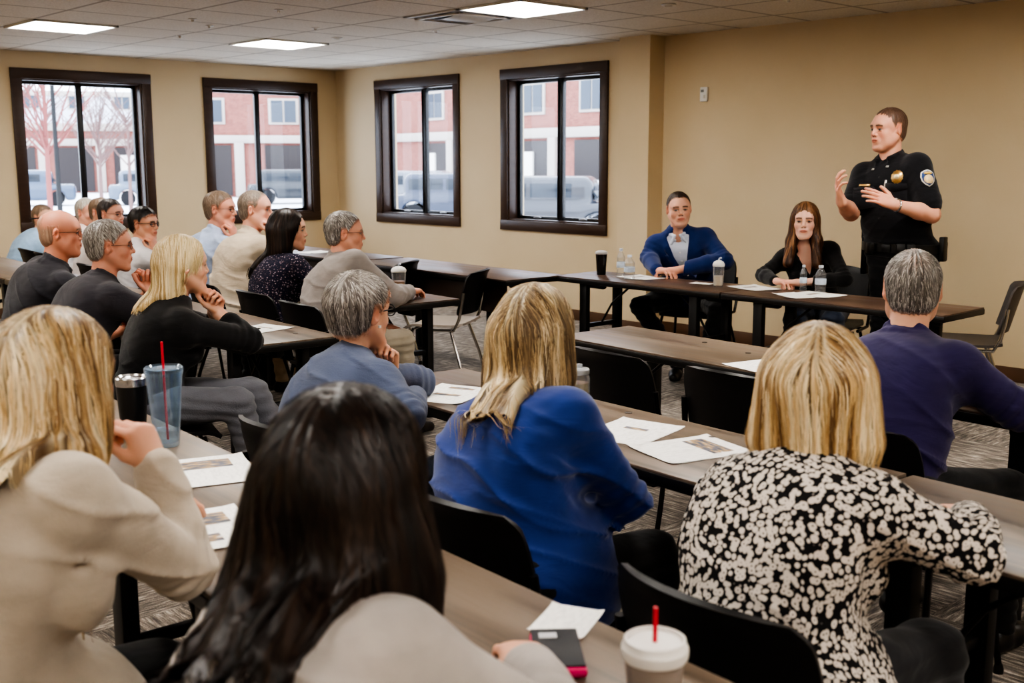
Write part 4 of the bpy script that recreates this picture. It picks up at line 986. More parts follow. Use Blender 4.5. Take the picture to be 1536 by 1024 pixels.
handout(1.83, -2.76, ROT+radians(80), 'white handout with two printed photos at the beige woman\'s elbow', photo=((.01, .06, .12, .08), (-.02, -.07, .09, .05)))
handout(1.02, -1.50, ROT+radians(25), 'white handout by the arm of the grey haired person in the blue blazer', photo=((.0, .09, .10, .03), (.0, -.02, .10, .03)))
handout(1.80, -1.40, ROT+radians(15), 'white handout partly hidden behind the woman in royal blue', photo=((0, .03, .08, .025),))
handout(2.05, -1.42, ROT+radians(-12), 'white handout with a blue and gold street photo between the blue and the patterned women', photo=((.0, .06, .15, .07),))
handout(1.38, -.22, ROT+radians(-10), 'white handout on the bare walnut table beside the blonde bob', photo=())
handout(-.78, -1.33, ROT+radians(15), 'white handout with a pen on it beside the black cardigan elbow', photo=((0, .05, .10, .02),))
for a, b, r_, lb in [(-3.1, -1.42, .3, 'white papers next to the bald man on the far left table, nearest sheet'), (-3.4, -1.50, -.2, 'white papers on the far left table, middle sheet'), (-3.75, -1.33, .15, 'white papers on the far left table, farthest sheet')]: handout(a, b, ROT+r_, lb, photo=())
handout(-1.85, -.05, ROT+.2, 'white papers beside the iced coffee cup', photo=())
handout(0, 0, .1, 'white paper on the far dark table by the corner windows', world=(3.06, -2.34), photo=())
handout(0, 0, radians(80), 'white papers in front of the man in the blue suit', world=(6.46, -1.93), photo=((0, .03, .1, .04),))
handout(0, 0, radians(95), 'single small note sheet left of the shaker bottle on the panel table', world=(6.98, -1.93), w=.10, d=.15, photo=(), sheets=1)
handout(0, 0, radians(70), 'white papers in front of the woman in the black top', world=(7.36, -1.90), photo=((0, .03, .1, .04),))
handout(0, 0, radians(85), 'upper white papers in front of the officer', world=(7.84, -1.93), photo=((0, .03, .1, .04),)); handout(0, 0, radians(60), 'lower white sheet sticking out under the officer\'s papers', world=(7.76, -2.06), photo=(), sheets=1, w=.15)
t = thing('tumbler', 'dark cola coloured tumbler with ice at the left end of the panel table', 'cup', (6.13, -1.97, TZ))
MB().lathe([(.030, 0), (.032, .004), (.041, .145), (.0415, .15)], n=22).build('body', pbr('dark_cola', srgb(28, 22, 22), rough=.12), t)
MB().lathe([(.043, .146), (.044, .152), (.042, .160), (.030, .168), (0, .172)], n=22).build('lid', pbr('icy_lid', srgb(176, 172, 170), rough=.3), t)
bottle(6.27, -1.92, 'small clear water bottle second from the left end of the panel table', h=.19, r=.030)
bottle(6.47, -2.06, 'rounded clear water bottle right in front of the blue suit man\'s papers', h=.165, r=.037)
bottle(7.18, -2.02, 'clear shaker bottle with pale drink in the middle of the panel table', h=.19, r=.036, kind=1, liq=pbr('pale_drink', srgb(226, 206, 176), rough=.3))
bottle(7.78, -1.80, 'twisted clear bottle beside the officer\'s papers', h=.165, r=.034)
bottle(7.66, -1.80, 'small clear bottle between the black top woman and the twisted bottle', h=.16, r=.022)
x, y, _ = W(-1.64, .05); bottle(x, y, 'iced coffee cup with a domed lid on the dark table behind the grey haired person', h=.175, r=.045, kind=1, liq=COFFEE)
x, y, _ = W(1.43, -1.27); t = thing('mason_jar', 'clear glass jar mug with a lid half hidden behind the blonde hair', 'jar', (x, y, TZ))
MB().lathe([(.0, .002), (.030, .002), (.034, .008), (.035, .09), (.030, .102), (.030, .118), (.027, .118), (.027, .10), (.031, .088), (.031, .012), (0, .012)], cap0=False, cap1=False).build('glass', CLEAR, t)
MB().lathe([(0, .014), (.0305, .014), (.0305, .075), (0, .075)]).build('iced_tea', pbr('pale_tea', srgb(222, 204, 160), rough=.1, trans=.6, ior=1.3), t)
MB().lathe([(.033, .104), (.034, .108), (.034, .120), (.030, .124), (.012, .126), (.010, .137), (0, .140)], cap0=False).build('lid', pbr('frosted_lid', srgb(200, 205, 210), rough=.25, trans=.5), t)
x, y, _ = W(-1.52, .07); t = thing('paper_napkin', 'crumpled cream napkin beside the iced coffee cup', 'napkin', (x, y, TZ))
g = field([('u', .0, Ell((0, 0, .012), (.055, .035, .012))), ('u', .01, Ell((.03, .01, .018), (.03, .02, .010)))], .004); X, Y, Z = gpos(g); g.D = g.D-.003*wob(X, Y, Z, 70, 2, 3); v_, f_ = nets(g)
link('folded_tissue', mesh_np('napkin', v_, f_), pbr('cream_tissue', srgb(214, 200, 180), rough=.8), t)
x, y, _ = W(-1.73, -.18); bt = thing('phone', 'dark phone lying on the dark table near the iced coffee cup', 'phone', (x, y, TZ), .4); MB().box((0, 0, .005), (.075, .15, .009), bev=.004).build('body', BM, bt); MB().box((0, 0, .0102), (.068, .138, .001)).build('screen', pbr('dark_screen', srgb(14, 15, 18), rough=.08), bt)
x, y, _ = W(2.80, -2.58); t = thing('phone', 'black phone in a magenta case by the dark haired woman\'s hand', 'phone', (x, y, TZ), radians(50))
MB().box((0, 0, .008), (.082, .150, .015), bev=.006).build('case', pbr('magenta_case', srgb(205, 30, 98), rough=.4), t)
MB().box((0, .004, .0165), (.078, .140, .005), bev=.002).build('flip_cover', pbr('black_cover', srgb(34, 34, 38), rough=.55), t)
MB().box((-.012, .045, .0195), (.03, .02, .0015)).build('camera_patch', pbr('pale_patch', srgb(190, 190, 196), rough=.4), t)
x, y, _ = W(2.70, -2.50); handout(2.70, -2.47, ROT+.5, 'small white folded paper under the magenta phone', w=.10, d=.13, photo=(), sheets=1)
x, y, _ = W(-.78, -1.38); t = thing('pen', 'dark pen lying on the handout beside the black cardigan elbow', 'pen', (x, y, TZ+.008), .9)
MB().tube([(-.06, 0, 0), (.05, 0, 0), (.062, 0, 0)], [.004, .004, .0015]).build('barrel', BM, t); MB().tube([(-.058, .0, .005), (-.02, 0, .005)], .0012).build('clip', STEEL, t)
for a, b in [(1.15, -.05), (.85, .02), (2.0, -1.27), (1.62, -1.23), (1.05, -1.24), (2.35, -1.33), (1.68, -2.58), (-.55, -1.25)]:
    x, y, _ = W(a, b); o = MB().lathe([(0, .0), (.012, .0), (.012, .002), (.008, .003), (0, .003)], n=14).build('table_grommet', pbr('grommet_grey', srgb(88, 80, 74), rough=.5)); o.location = (x, y, TZ)
    tag(o, 'tiny round grommet plug set in a walnut table top', 'grommet', 'small plugs in the table tops')
# ------------------------------------------------------------------ the people
def Wv(a, b, z): return np.array(W(a, b, z))
FB = (-sin(ROT), cos(ROT))
DK = cloth('charcoal_trousers', srgb(30, 30, 33)); BLKT = cloth('black_trousers', srgb(18, 18, 20)); JEAN = cloth('dark_denim', srgb(44, 52, 68), weave=.5)
def chin(hc_top, side, look=OFFICER, fwd=.105, lat=.03, dz=-.30, s=1.0):
    h = np.array(hc_top, float); l = nrm((look-h)*V3(1, 1, 0)); r = np.cross(l, (0, 0, 1))
    return h+l*fwd+r*side*lat+V3(0, 0, dz)
def printed(name, base, dots, scale, kind):
    m, nt, b = nm(name); b.inputs['Roughness'].default_value = .85; b.inputs['Specular IOR Level'].default_value = .2
    tc = node(nt, 'TexCoord'); n = node(nt, 'TexNoise', Scale=9., Detail=2.); nt.links.new(tc.outputs['Object'], n.inputs[0])
    mx = node(nt, 'Mix', data_type='RGBA'); mx.inputs[0].default_value = .04; nt.links.new(tc.outputs['Object'], mx.inputs[6]); nt.links.new(n.outputs['Color'], mx.inputs[7])
    v = node(nt, 'TexVoronoi', Scale=float(scale), Randomness=.85); nt.links.new(mx.outputs[2], v.inputs[0])
    if kind == 'ring': r = ramp(nt, v.outputs['Distance'], [(.0, base), (.10, base), (.17, dots[0]), (.50, dots[0]), (.56, base)])
    else:
        r = ramp(nt, v.outputs['Distance'], [(.0, dots[0]), (.22, dots[1]), (.34, base)])
        v2 = node(nt, 'TexVoronoi', Scale=scale*1.7); nt.links.new(mx.outputs[2], v2.inputs[0]); r2 = ramp(nt, v2.outputs['Distance'], [(.18, dots[2]), (.26, (0, 0, 0, 1))])
        a = node(nt, 'Mix', data_type='RGBA', blend_type='ADD'); a.inputs[0].default_value = 1; nt.links.new(r, a.inputs[6]); nt.links.new(r2, a.inputs[7]); r = a.outputs[2]
    nt.links.new(r, b.inputs['Base Color'])
    g = node(nt, 'TexNoise', Scale=10., Detail=3.); nt.links.new(tc.outputs['Object'], g.inputs[0]); bp = node(nt, 'Bump', Strength=.4, Distance=.02); nt.links.new(g.outputs['Fac'], bp.inputs['Height']); nt.links.new(bp.outputs[0], b.inputs['Normal'])
    return m
BLOND = [srgb(122, 92, 62), srgb(170, 136, 92), srgb(204, 172, 122), srgb(226, 200, 154), srgb(242, 222, 184)]
ASHB = [srgb(108, 88, 66), srgb(150, 126, 94), srgb(190, 164, 122), srgb(214, 192, 150), srgb(232, 214, 178)]
DBR = [srgb(20, 15, 14), srgb(30, 21, 18), srgb(40, 28, 23), srgb(58, 42, 33)]
BR1 = [srgb(70, 46, 34), srgb(92, 62, 44), srgb(54, 36, 28)]
GREY = [srgb(150, 144, 138), srgb(186, 180, 172), srgb(104, 98, 94), srgb(208, 203, 196), srgb(84, 78, 74)]
LG = [srgb(176, 168, 156), srgb(150, 138, 124), srgb(200, 194, 184)]
# back-of-head long hair volumes, head-local with gravity down
def longvol(L, wide=.085, back=-.075, r=.055, side=.04):
    v = [((sx*.045, -.02, .0), (sx*wide*.85, -.035, -.10), .062, .045+side*.2) for sx in (-1, 1)]
    v += [((sx*.040, -.06, .0), (sx*wide*.75, back, -L*.75), .065, r) for sx in (-1, 1)]
    v += [((0, -.05, .0), (0, back-.01, -L), .07, r*.8), ((-.03, back, -L*.7), (.03, back, -L*.9), r, r*.8)]
    return v
hi = dict(n=5200, len=.16, steps=12, wd=.0024, lift=.004)
# 1 blonde woman in beige
top = Wv(2.10, -3.12, 1.285)
person('blonde woman in a beige cardigan resting her chin on her hand, at the left edge', Wv(2.18, -3.36, .56), top, FB, sex='f', w=1.45, s=.97, neckdz=.128, shirt=cloth('beige_knit', srgb(186, 174, 158), weave=.5, wscale=260), shirtname='cardigan', infl=.014,
       hair=dict(style='long', th=.016, pal=BLOND, vol=longvol(.20, wide=.090, back=-.085, r=.055)+[((-.06, -.04, -.05), (-.09, -.06, -.20), .05, .045), ((.07, -.0, -.05), (.080, .0, -.13), .04, .025)], drape=(.27, .13, .11, .04), sheet_y=.03, fw=.056, tint=srgb(104, 80, 56)[:3], part=.01, under=.55, wave=.002, **{**hi, 'len': .2, 'n': 6000}),
       arms=dict(R=dict(E=(9.545, -6.875, .79), W=(9.455, -6.875, .965), fd=(-.30, -.28, 1), bn=(.8, .3, .3), curl=(1.1, 1.1, 1.2, 1.2), thumb=.8), L=dict(W=Wv(1.78, -2.88, .78))), trousers=BLKT, res=.006, folds=.0045, hem=-.24, skirt=.10)
# 2 dark haired woman
top = Wv(2.82, -2.97, 1.232)
person('woman with long dark brown hair in a light grey top, nearest the camera', Wv(2.93, -3.20, .57), top, FB, sex='f', w=1.35, s=1.0, neckdz=.145, shirt=cloth('light_grey_jersey', srgb(168, 160, 154), weave=.3), infl=.016,
       hair=dict(style='long', th=.026, pal=DBR, vol=longvol(.22, wide=.112, back=-.085, r=.062)+[((-.07, -.04, -.05), (-.125, -.055, -.24), .058, .045), ((.07, -.03, -.05), (.12, -.04, -.18), .055, .035)], drape=(.38, .115, .075, -.045), fw=.056, under=.6, wave=.004, **{**hi, 'len': .2, 'n': 7000}),
       arms=dict(R=dict(E=Wv(3.12, -2.84, .80), W=Wv(2.86, -2.69, .775), fd=(-.85, .55, 0), bn=(0, 0, 1)), L=dict(W=Wv(2.62, -2.88, .775))), trousers=BLKT, res=.006, folds=.005)
# 3 woman in blue
top = Wv(1.95, -1.90, 1.226)
person('blonde woman in a royal blue top seen from behind, shoulder length hair', Wv(2.06, -2.13, .56), top, FB, sex='f', w=1.34, s=.97, belly=.03, shirt=cloth('royal_blue_jersey', srgb(20, 48, 116), weave=.2, sheen=.3), infl=.014,
       hair=dict(style='long', th=.018, pal=ASHB, vol=longvol(.235, wide=.085, back=-.065, r=.055), drape=(.270, .085, .060), fw=.056, tint=srgb(128, 104, 76)[:3], under=.55, wave=.002, **hi),
       arms=dict(R=dict(E=(9.67, -5.76, .71), W=Wv(1.98, -1.78, .66), fd=(-.8, .3, 0)), L=dict(E=Wv(1.68, -1.95, .72), W=Wv(1.84, -1.76, .66), fd=(.8, .3, 0))), trousers=BLKT, res=.006, folds=.006, hem=-.22, skirt=.09)
# 4 patterned
top = Wv(2.77, -1.86, 1.212)
person('woman with a blonde bob in a black and white flower print blouse', Wv(2.82, -2.10, .56), top, FB, sex='f', w=1.20, s=.97, shirt=printed('flower_print', srgb(20, 18, 19), [srgb(206, 196, 186)], 82, 'ring'), shirtname='blouse', infl=.018,
       hair=dict(style='bob', th=.020, pal=BLOND, vol=[((sx*.045, -.03, .01), (sx*.078, -.035, -.10), .075, .058) for sx in (-1, 1)]+[((0, -.05, 0), (0, -.065, -.11), .08, .060)], cut=-.165, fw=.056, tint=srgb(150, 118, 78)[:3], under=.6, wave=.001, **{**hi, 'len': .13}),
       arms=dict(R=dict(E=(10.545, -5.80, .815), W=Wv(2.94, -1.55, .79), fd=(-.8, .5, 0)), L=dict(E=Wv(2.48, -1.80, .78), W=Wv(2.62, -1.55, .78), fd=(.8, .5, 0))), trousers=DK, res=.006, folds=.006, hem=-.18, skirt=.06)
# 5 purple
top = Wv(2.19, -.56, 1.262)
person('grey haired man in a dark purple shirt seen from behind', Wv(2.24, -.84, .57), top, FB, w=1.26, s=1.0, belly=.04, fat=.9, shirt=cloth('purple_cotton', srgb(42, 34, 76), weave=.2), neck='collar', infl=.012,
       hair=dict(style='short', th=.010, pal=GREY, n=5200, len=.028, steps=4, wd=.0016, under=.55, tint=srgb(200, 168, 150)[:3], front=.075, res=.004),
       arms=dict(R=dict(E=Wv(2.52, -.50, .80), W=Wv(2.30, -.30, .785), fd=(-.8, .5, 0)), L=dict(E=Wv(1.90, -.52, .80), W=Wv(2.10, -.30, .785), fd=(.8, .5, 0))), trousers=BLKT,
       legs=dict(R=dict(K=Wv(2.48, -.46, .53))), res=.006, folds=.005, hem=-.14)
# 6 blazer
top = Wv(1.05, -1.87, 1.186)
person('grey short haired person in a slate blue textured blazer, chin on hand', Wv(1.14, -2.08, .55), top, (FB[0]-.1, FB[1]), sex='f', w=1.10, s=1.0, shirt=cloth('slate_blue_tweed', srgb(70, 78, 100), weave=.8, wscale=240), shirtname='blazer', neck='stand', infl=.014,
       hair=dict(style='short', th=.019, pal=[srgb(96, 88, 82), srgb(124, 116, 108), srgb(156, 149, 142), srgb(74, 66, 62), srgb(182, 175, 168)], n=5200, len=.045, steps=6, wd=.0020, under=.6, front=.062, lift=.003, res=.004, brow=srgb(90, 80, 74)[:3], groove=.002),
       arms=dict(R=dict(E=Wv(1.38, -1.92, .79), W=Wv(1.16, -1.74, .785), fd=(-.8, .4, 0)), L=dict(E=Wv(.98, -1.60, .79), W=chin(top, -1, lat=-.02, dz=-.34), fd=(.1, -.1, 1), bn=(-.5, .8, 0), curl=(1.1, 1.1, 1.1, 1.1))), trousers=JEAN, res=.006, folds=.004)
# 7 black cardigan
top = Wv(-.36, -1.86, 1.235)
person('blonde woman in a black cardigan and grey jeans with her chin on her folded hands', Wv(-.40, -2.02, .56), top, (.25, 1), sex='f', w=1.08, shirt=cloth('black_knit', srgb(16, 15, 17), weave=.3), shirtname='cardigan', infl=.014, sleeve=.80,
       hair=dict(style='long', th=.014, pal=[srgb(222, 200, 152), srgb(236, 218, 178), srgb(190, 160, 110)], vol=[((sx*.03, -.05, .0), (sx*.035, -.075, -.11), .060, .042) for sx in (-1, 1)]+[((0, -.07, 0), (-.02, -.095, -.13), .05, .035)], drape=(.17, .07, .04), fw=.074, fh=.115, n=8000, len=.13, steps=10, wd=.0017, under=.85, tint=srgb(150, 120, 80)[:3]),
       arms=dict(R=dict(E=Wv(-.22, -1.64, .79), W=chin(top, 1, lat=.01, dz=-.33, fwd=.13), fd=(-.1, -.2, 1), bn=(.8, .5, .2), curl=(1.2, 1.2, 1.2, 1.2)), L=dict(E=Wv(-.54, -1.62, .79), W=chin(top, -1, lat=.03, dz=-.33, fwd=.13), fd=(.5, 0, .8), bn=(-.3, .8, .3), curl=(.9, .9, .9, .9))),
       trousers=cloth('grey_denim', srgb(92, 92, 98), weave=1, wscale=200), seatdir=(.55, .83), shoe=pbr('tan_suede_boots', srgb(150, 118, 84), rough=.9, var=.2), legs=dict(R=dict(K=Wv(-.12, -1.76, .55), A=Wv(-.04, -1.66, .10), F=(.3, 1, 0)), L=dict(K=Wv(-.26, -1.62, .55), A=Wv(-.02, -1.46, .10), F=(.5, 1, 0))), res=.006, folds=.004)
# 8 grey polo man
top = Wv(-1.21, -1.86, 1.266)
person('grey haired man with glasses in a charcoal polo shirt, beside the black cardigan', Wv(-1.22, -2.10, .57), top, FB, w=1.14, belly=.02, neck='collar', shirt=cloth('charcoal_pique', srgb(52, 50, 56), weave=.6), sleeve=.40, shirtname='polo_shirt', glasses='wire',
       hair=dict(style='short', th=.011, pal=[srgb(120, 112, 106), srgb(160, 154, 148), srgb(84, 76, 70), srgb(196, 192, 186)], n=3200, len=.03, steps=4, wd=.002, under=.6, front=.068),
       arms=dict(R=dict(E=Wv(-.98, -1.72, .80), W=chin(top, 1, lat=.02, dz=-.36, fwd=.17), fd=(-.2, .0, 1), bn=(.8, .5, .2), curl=(1., 1., 1., 1.)), L=dict(E=Wv(-1.42, -1.68, .80), W=chin(top, -1, lat=.02, dz=-.36, fwd=.17), fd=(.2, 0, 1), bn=(-.8, .5, .2), curl=(1., 1., 1., 1.))), trousers=DK, stub=.0, skin=srgb(206, 146, 122)[:3])
# 9 bald
top = Wv(-1.80, -1.90, 1.300)
person('balding man with glasses in a black polo shirt, at the far left of his row', Wv(-1.88, -2.10, .57), top, FB, w=1.22, belly=.04, neck='collar', shirt=cloth('black_pique', srgb(40, 39, 45), weave=.6), sleeve=.40, shirtname='polo_shirt', glasses='wire', fat=.8,
       hair=dict(style='bald', th=.0015, cover=.8, pal=[srgb(150, 128, 108), srgb(170, 150, 132)], n=2600, len=.010, steps=3, wd=.0014, under=.9, lift=.001), skin=srgb(212, 146, 120)[:3], trousers=DK)
# 10 white shirt
top = Wv(-4.01, -.62, 1.205)
person('dark haired man with thick black glasses in a white shirt', Wv(-4.05, -.84, .56), top, FB, shirt=cloth('white_shirt', srgb(206, 202, 202)), neck='collar', glasses='black', arms=dict(R=dict(E=Wv(-3.80, -.50, .79), W=chin(top, 1, dz=-.33), fd=(-.1, -.2, 1), bn=(.8, .5, 0), curl=(1, 1, 1, 1))),
       hair=dict(style='short', th=.016, pal=[srgb(30, 24, 24), srgb(44, 36, 34)], n=1500, len=.04, steps=4, wd=.003, front=.06), res=.008, trousers=DK, skin=srgb(200, 146, 120)[:3], full_hands=False)
# 11-14 far people
top = Wv(-6.50, -.60, 1.155)
person('man in a pale blue shirt with a dark headband, at the far left edge', Wv(-6.55, -.82, .56), top, FB, w=1.05, shirt=cloth('pale_blue_shirt', srgb(150, 178, 206)), neck='collar', hair=dict(style='short', th=.008, pal=[srgb(146, 124, 104), srgb(120, 100, 84)], n=900, len=.02, steps=3, wd=.003), res=.009, hres=.005, trousers=DK, full_hands=False)
r11 = MADE['man in a pale blue shirt with a dark headband, at the far left edge']
q = lambda x, y, z: r11['hc']+r11['Rh']@V3(x, y, z)-r11['ro']
MB().tube([q(.090*sin(t), -.014+.112*cos(t), .0+.01*cos(t)) for t in np.linspace(0, 2*pi, 25)[:-1]], .006, n=6, closed=True).build('headband', pbr('navy_band', srgb(30, 34, 46), rough=.6), r11['root'])
for (a, b, z, lb, hs, sh, g_) in [(-5.75, -.45, 1.225, 'white haired man in a pale pink shirt below the left window', dict(style='short', th=.010, pal=LG, n=900, len=.025, steps=3, wd=.003), srgb(214, 196, 190), None),
        (-5.24, -.50, 1.245, 'balding brown haired man, middle head of three below the left window', dict(style='balding', th=.008, pal=[srgb(120, 98, 80), srgb(140, 118, 98)], n=900, len=.02, steps=3, wd=.003), srgb(200, 196, 198), None),
        (-4.74, -.60, 1.250, 'dark haired man, right head of three below the left window', dict(style='short', th=.009, pal=[srgb(52, 44, 42), srgb(70, 60, 56)], n=900, len=.02, steps=3, wd=.003), srgb(190, 180, 176), 'wire')]:
    person(lb, Wv(a, b-.24, .56), Wv(a, b, z), FB, shirt=cloth('far_shirt_%d' % int(-a*10), sh), neck='collar', hair=hs, res=.009, hres=.0045, trousers=DK, glasses=g_, full_hands=False, skin=srgb(214, 160, 138)[:3])
# 15 16
top = Wv(-2.95, -.50, 1.342)
person('man with brown hair in a light blue denim shirt below the second window', Wv(-2.98, -.70, .60), top, FB, shirt=cloth('light_denim_shirt', srgb(160, 174, 200), var=.2), neck='collar', glasses='wire', arms=dict(R=dict(E=Wv(-2.70, -.40, .80), W=chin(top, 1, dz=-.33), fd=(0, -.2, 1), bn=(.8, .5, 0), curl=(1, 1, 1, 1))),
       hair=dict(style='short', th=.010, pal=[srgb(124, 104, 88), srgb(146, 126, 108)], n=1500, len=.03, steps=3, wd=.0028), res=.008, trousers=DK, skin=srgb(206, 146, 124)[:3], full_hands=False)
top = Wv(-2.43, -.50, 1.358)
person('large man with receding grey hair in a tan shirt, hand at his mouth', Wv(-2.42, -.72, .60), top, FB, w=1.22, belly=.04, shirt=cloth('tan_cotton', srgb(186, 172, 152)), neck='collar', fat=.8, arms=dict(R=dict(E=Wv(-2.12, -.45, .82), W=chin(top, 1, dz=-.30, fwd=.14, lat=.05), fd=(-.2, -.2, 1), bn=(.8, .5, 0), curl=(1, 1, 1, 1))),
       hair=dict(style='short', th=.006, pal=[srgb(130, 116, 104), srgb(156, 142, 128)], n=1800, len=.018, steps=3, wd=.0025, front=.088, fadef=.03), res=.008, trousers=cloth('khaki', srgb(170, 150, 124)), skin=srgb(222, 168, 146)[:3], full_hands=False, folds=.007)
# 17 floral
top = Wv(-1.81, -.60, 1.262)
person('woman with long dark brown hair in a navy floral blouse', Wv(-1.72, -.78, .56), top, FB, sex='f', w=1.05, shirt=printed('small_floral', srgb(28, 28, 46), [srgb(200, 196, 206), srgb(120, 104, 110), srgb(96, 72, 58)], 70, 'dot'), shirtname='blouse',
       hair=dict(style='long', th=.014, pal=DBR, vol=longvol(.30, wide=.07, back=-.075, r=.045), drape=(.27, .075, .07), fw=.070, fh=.11, n=3000, len=.16, steps=10, wd=.003, under=.6),
       arms=dict(R=dict(E=Wv(-1.52, -.52, .80), W=Wv(-1.62, -.36, .98), fd=(-.2, .1, 1), bn=(.8, .5, 0), curl=(.6, .7, .8, .9))), res=.007, trousers=DK, full_hands=False)
# 18 grey shirt
top = Wv(-1.34, -.50, 1.262)
person('grey haired man in a warm grey shirt with glasses beside the iced coffee', Wv(-1.16, -.74, .57), top, FB, w=1.16, shirt=cloth('warm_grey_cotton', srgb(140, 132, 128)), neck='collar', glasses='wire', infl=.013, arms=dict(R=dict(E=Wv(-1.06, -.36, .80), W=Wv(-1.28, -.12, .785), fd=(-.3, .9, 0))),
       hair=dict(style='short', th=.010, pal=GREY, n=2600, len=.025, steps=4, wd=.0022, under=.65), res=.007, trousers=cloth('stone_chinos', srgb(150, 140, 124)), skin=srgb(206, 150, 126)[:3])
# 20 suit
CAMP = V3(12.2, -6.9, 1.3)
top = V3(6.455, -1.52, 1.322)
SU = 'man in a royal blue suit jacket and open white shirt sitting at the panel table'
person(SU, (6.40, -1.27, .57), top, (.48, -.88), look=CAMP, w=1.18, s=1.02, neck='blazer', shirt=cloth('blue_suiting', srgb(24, 44, 96), weave=.3, wr=.15), shirtname='jacket', infl=.015, folds=.0035,
       hair=dict(style='short', th=.007, pal=[srgb(56, 42, 36), srgb(74, 58, 48)], n=2600, len=.022, steps=4, wd=.002, front=.080), hres=.0026, stub=.12, roll=.06,
       arms=dict(R=dict(E=(6.27, -1.62, .85), W=(6.52, -1.83, .79), fd=(1, .0, 0)), L=dict(E=(6.80, -1.44, .85), W=(6.64, -1.80, .79), fd=(-1, -.3, 0), curl=(.7, .7, .8, .8))), trousers=BLKT, legs=dict(R=dict(K=(6.35, -1.80, .52), A=(6.55, -1.62, .10)), L=dict(K=(6.88, -1.60, .52), A=(6.86, -1.72, .10))), skin=srgb(222, 170, 146)[:3], res=.006)
# 21 woman
top = V3(7.48, -1.52, 1.275)
WO = 'woman with long brown hair in a black V neck top sitting at the panel table'
person(WO, (7.46, -1.27, .56), top, (.45, -.9), look=(10.9, -8.2, 1.3), sex='f', w=1.02, s=.98, neck='v', shirt=cloth('black_ribbed_top', srgb(15, 14, 16), weave=.4), shirtname='top', infl=.008, folds=.003,
       hair=dict(style='long', th=.010, pal=[srgb(62, 40, 30), srgb(88, 56, 38), srgb(112, 74, 50), srgb(160, 116, 78)], vol=[((sx*.05, .0, .0), (sx*.080, .02, -.13), .045, .030) for sx in (-1, 1)]+[((sx*.080, .02, -.13), (sx*.092, .080, -.27), .036, .032) for sx in (-1, 1)]+[((0, -.05, 0), (0, -.07, -.2), .06, .05)], fw=.057, fh=.098, n=3600, len=.15, steps=10, wd=.0022, under=.6, res=.004, brow=srgb(70, 46, 36)[:3]), ears=False, hres=.0026,
       arms=dict(R=dict(E=(7.27, -1.66, .80), W=(7.45, -1.80, .785), fd=(1, -.05, 0)), L=dict(E=(7.78, -1.52, .80), W=(7.62, -1.78, .785), fd=(-1, -.1, 0), curl=(.6, .6, .7, .8))), trousers=JEAN, skin=srgb(228, 182, 160)[:3], res=.006)
# 22 officer
OF = 'police officer in a black short sleeved uniform standing and gesturing with both hands'
person(OF, (8.035, -1.30, .98), (7.935, -1.36, 1.857), (-.10, -1), look=(6.82, -4.14, 1.6), w=1.24, s=1.09, belly=.035, neck='collar', shirt=cloth('black_uniform_twill', srgb(19, 19, 24), weave=.3), shirtname='uniform_shirt', sleeve=.38, infl=.013, folds=.003, stand=True, back=.0, hem=-.02, fat=.75, neckback=.028,
       hair=dict(style='short', th=.0055, pal=[srgb(78, 62, 50), srgb(100, 82, 66), srgb(60, 48, 40)], n=2600, len=.014, steps=3, wd=.0018, front=.074, fadef=.014, cover=.9, res=.004), hres=.0026, skin=srgb(220, 162, 136)[:3], sw=.188,
       arms=dict(L=dict(E=(8.265, -1.40, 1.215), W=(8.145, -1.625, 1.275), fd=(-.62, -.72, .42), bn=(.45, -.75, .65), curl=(.12, .15, .18, .22), thumb=-.2, spread=.05), R=dict(E=(7.795, -1.51, 1.215), W=(7.865, -1.745, 1.290), fd=(-.05, -.45, .85), bn=(-.75, -.55, -.1), curl=(.35, .4, .45, .55), thumb=-.2, spread=.22)),
       trousers=cloth('black_uniform_trousers', srgb(21, 21, 25)), legs=dict(R=dict(K=(7.93, -1.30, .53), A=(7.90, -1.30, .10)), L=dict(K=(8.15, -1.28, .53), A=(8.18, -1.27, .10))), res=.006)
# --- jacket, uniform and accessory details
def hit(P, o, d, dmax=.5):
    """march from o along d until the garment surface"""
    o = np.array(o, float); d = nrm(d); t = 0
    for _ in range(80):
        p = o+d*t; v = float(sample(P['g'], p[None])[0])
        if v < .0008: break
        t += max(v*.8, .001)
        if t > dmax: break
    n = grad(P['g'], p[None])[0]; return p, n
def decal(P, name, o, d, shape, mat, h=.004, up=(0, 0, 1), parent=None, off=.001, curve=True):
    """shape: list of 2d outline points laid on the garment as a thin raised plate"""
    p, n = hit(P, o, d); n = nrm(n*.8-nrm(d)*.2); F = frame_up(n, up); rx = np.cross(F[:, 1], n); bm = bmesh.new()
    vs = []
    for lay in (0, h):
        ring = []
        for (x, y) in shape:
            w_ = p+rx*x+F[:, 1]*y+n*.03
            if curve:
                q_, _ = hit(P, w_, -n, .06); w2 = q_ if np.linalg.norm(q_-w_) < .055 else p+rx*x+F[:, 1]*y
            else: w2 = p+rx*x+F[:, 1]*y
            ring.append(bm.verts.new(tuple(w2+n*(off+lay)-P['ro'])))
        c_ = bm.verts.new(tuple(np.mean([np.array(v.co) for v in ring], 0)+n*h*.5*(lay > 0))); vs.append((ring, c_))
    for ring, c_ in vs[1:]:
        for i in range(len(ring)): bm.faces.new((ring[i], ring[(i+1) % len(ring)], c_))
    a, b = vs[0][0], vs[1][0]
    for i in range(len(a)): bm.faces.new((a[i], a[(i+1) % len(a)], b[(i+1) % len(a)], b[i]))
    bmesh.ops.recalc_face_normals(bm, faces=bm.faces); me = bpy.data.meshes.new(name); bm.to_mesh(me); bm.free()
    return link(name, me, mat, parent or P['root']), p, n, rx, F[:, 1]
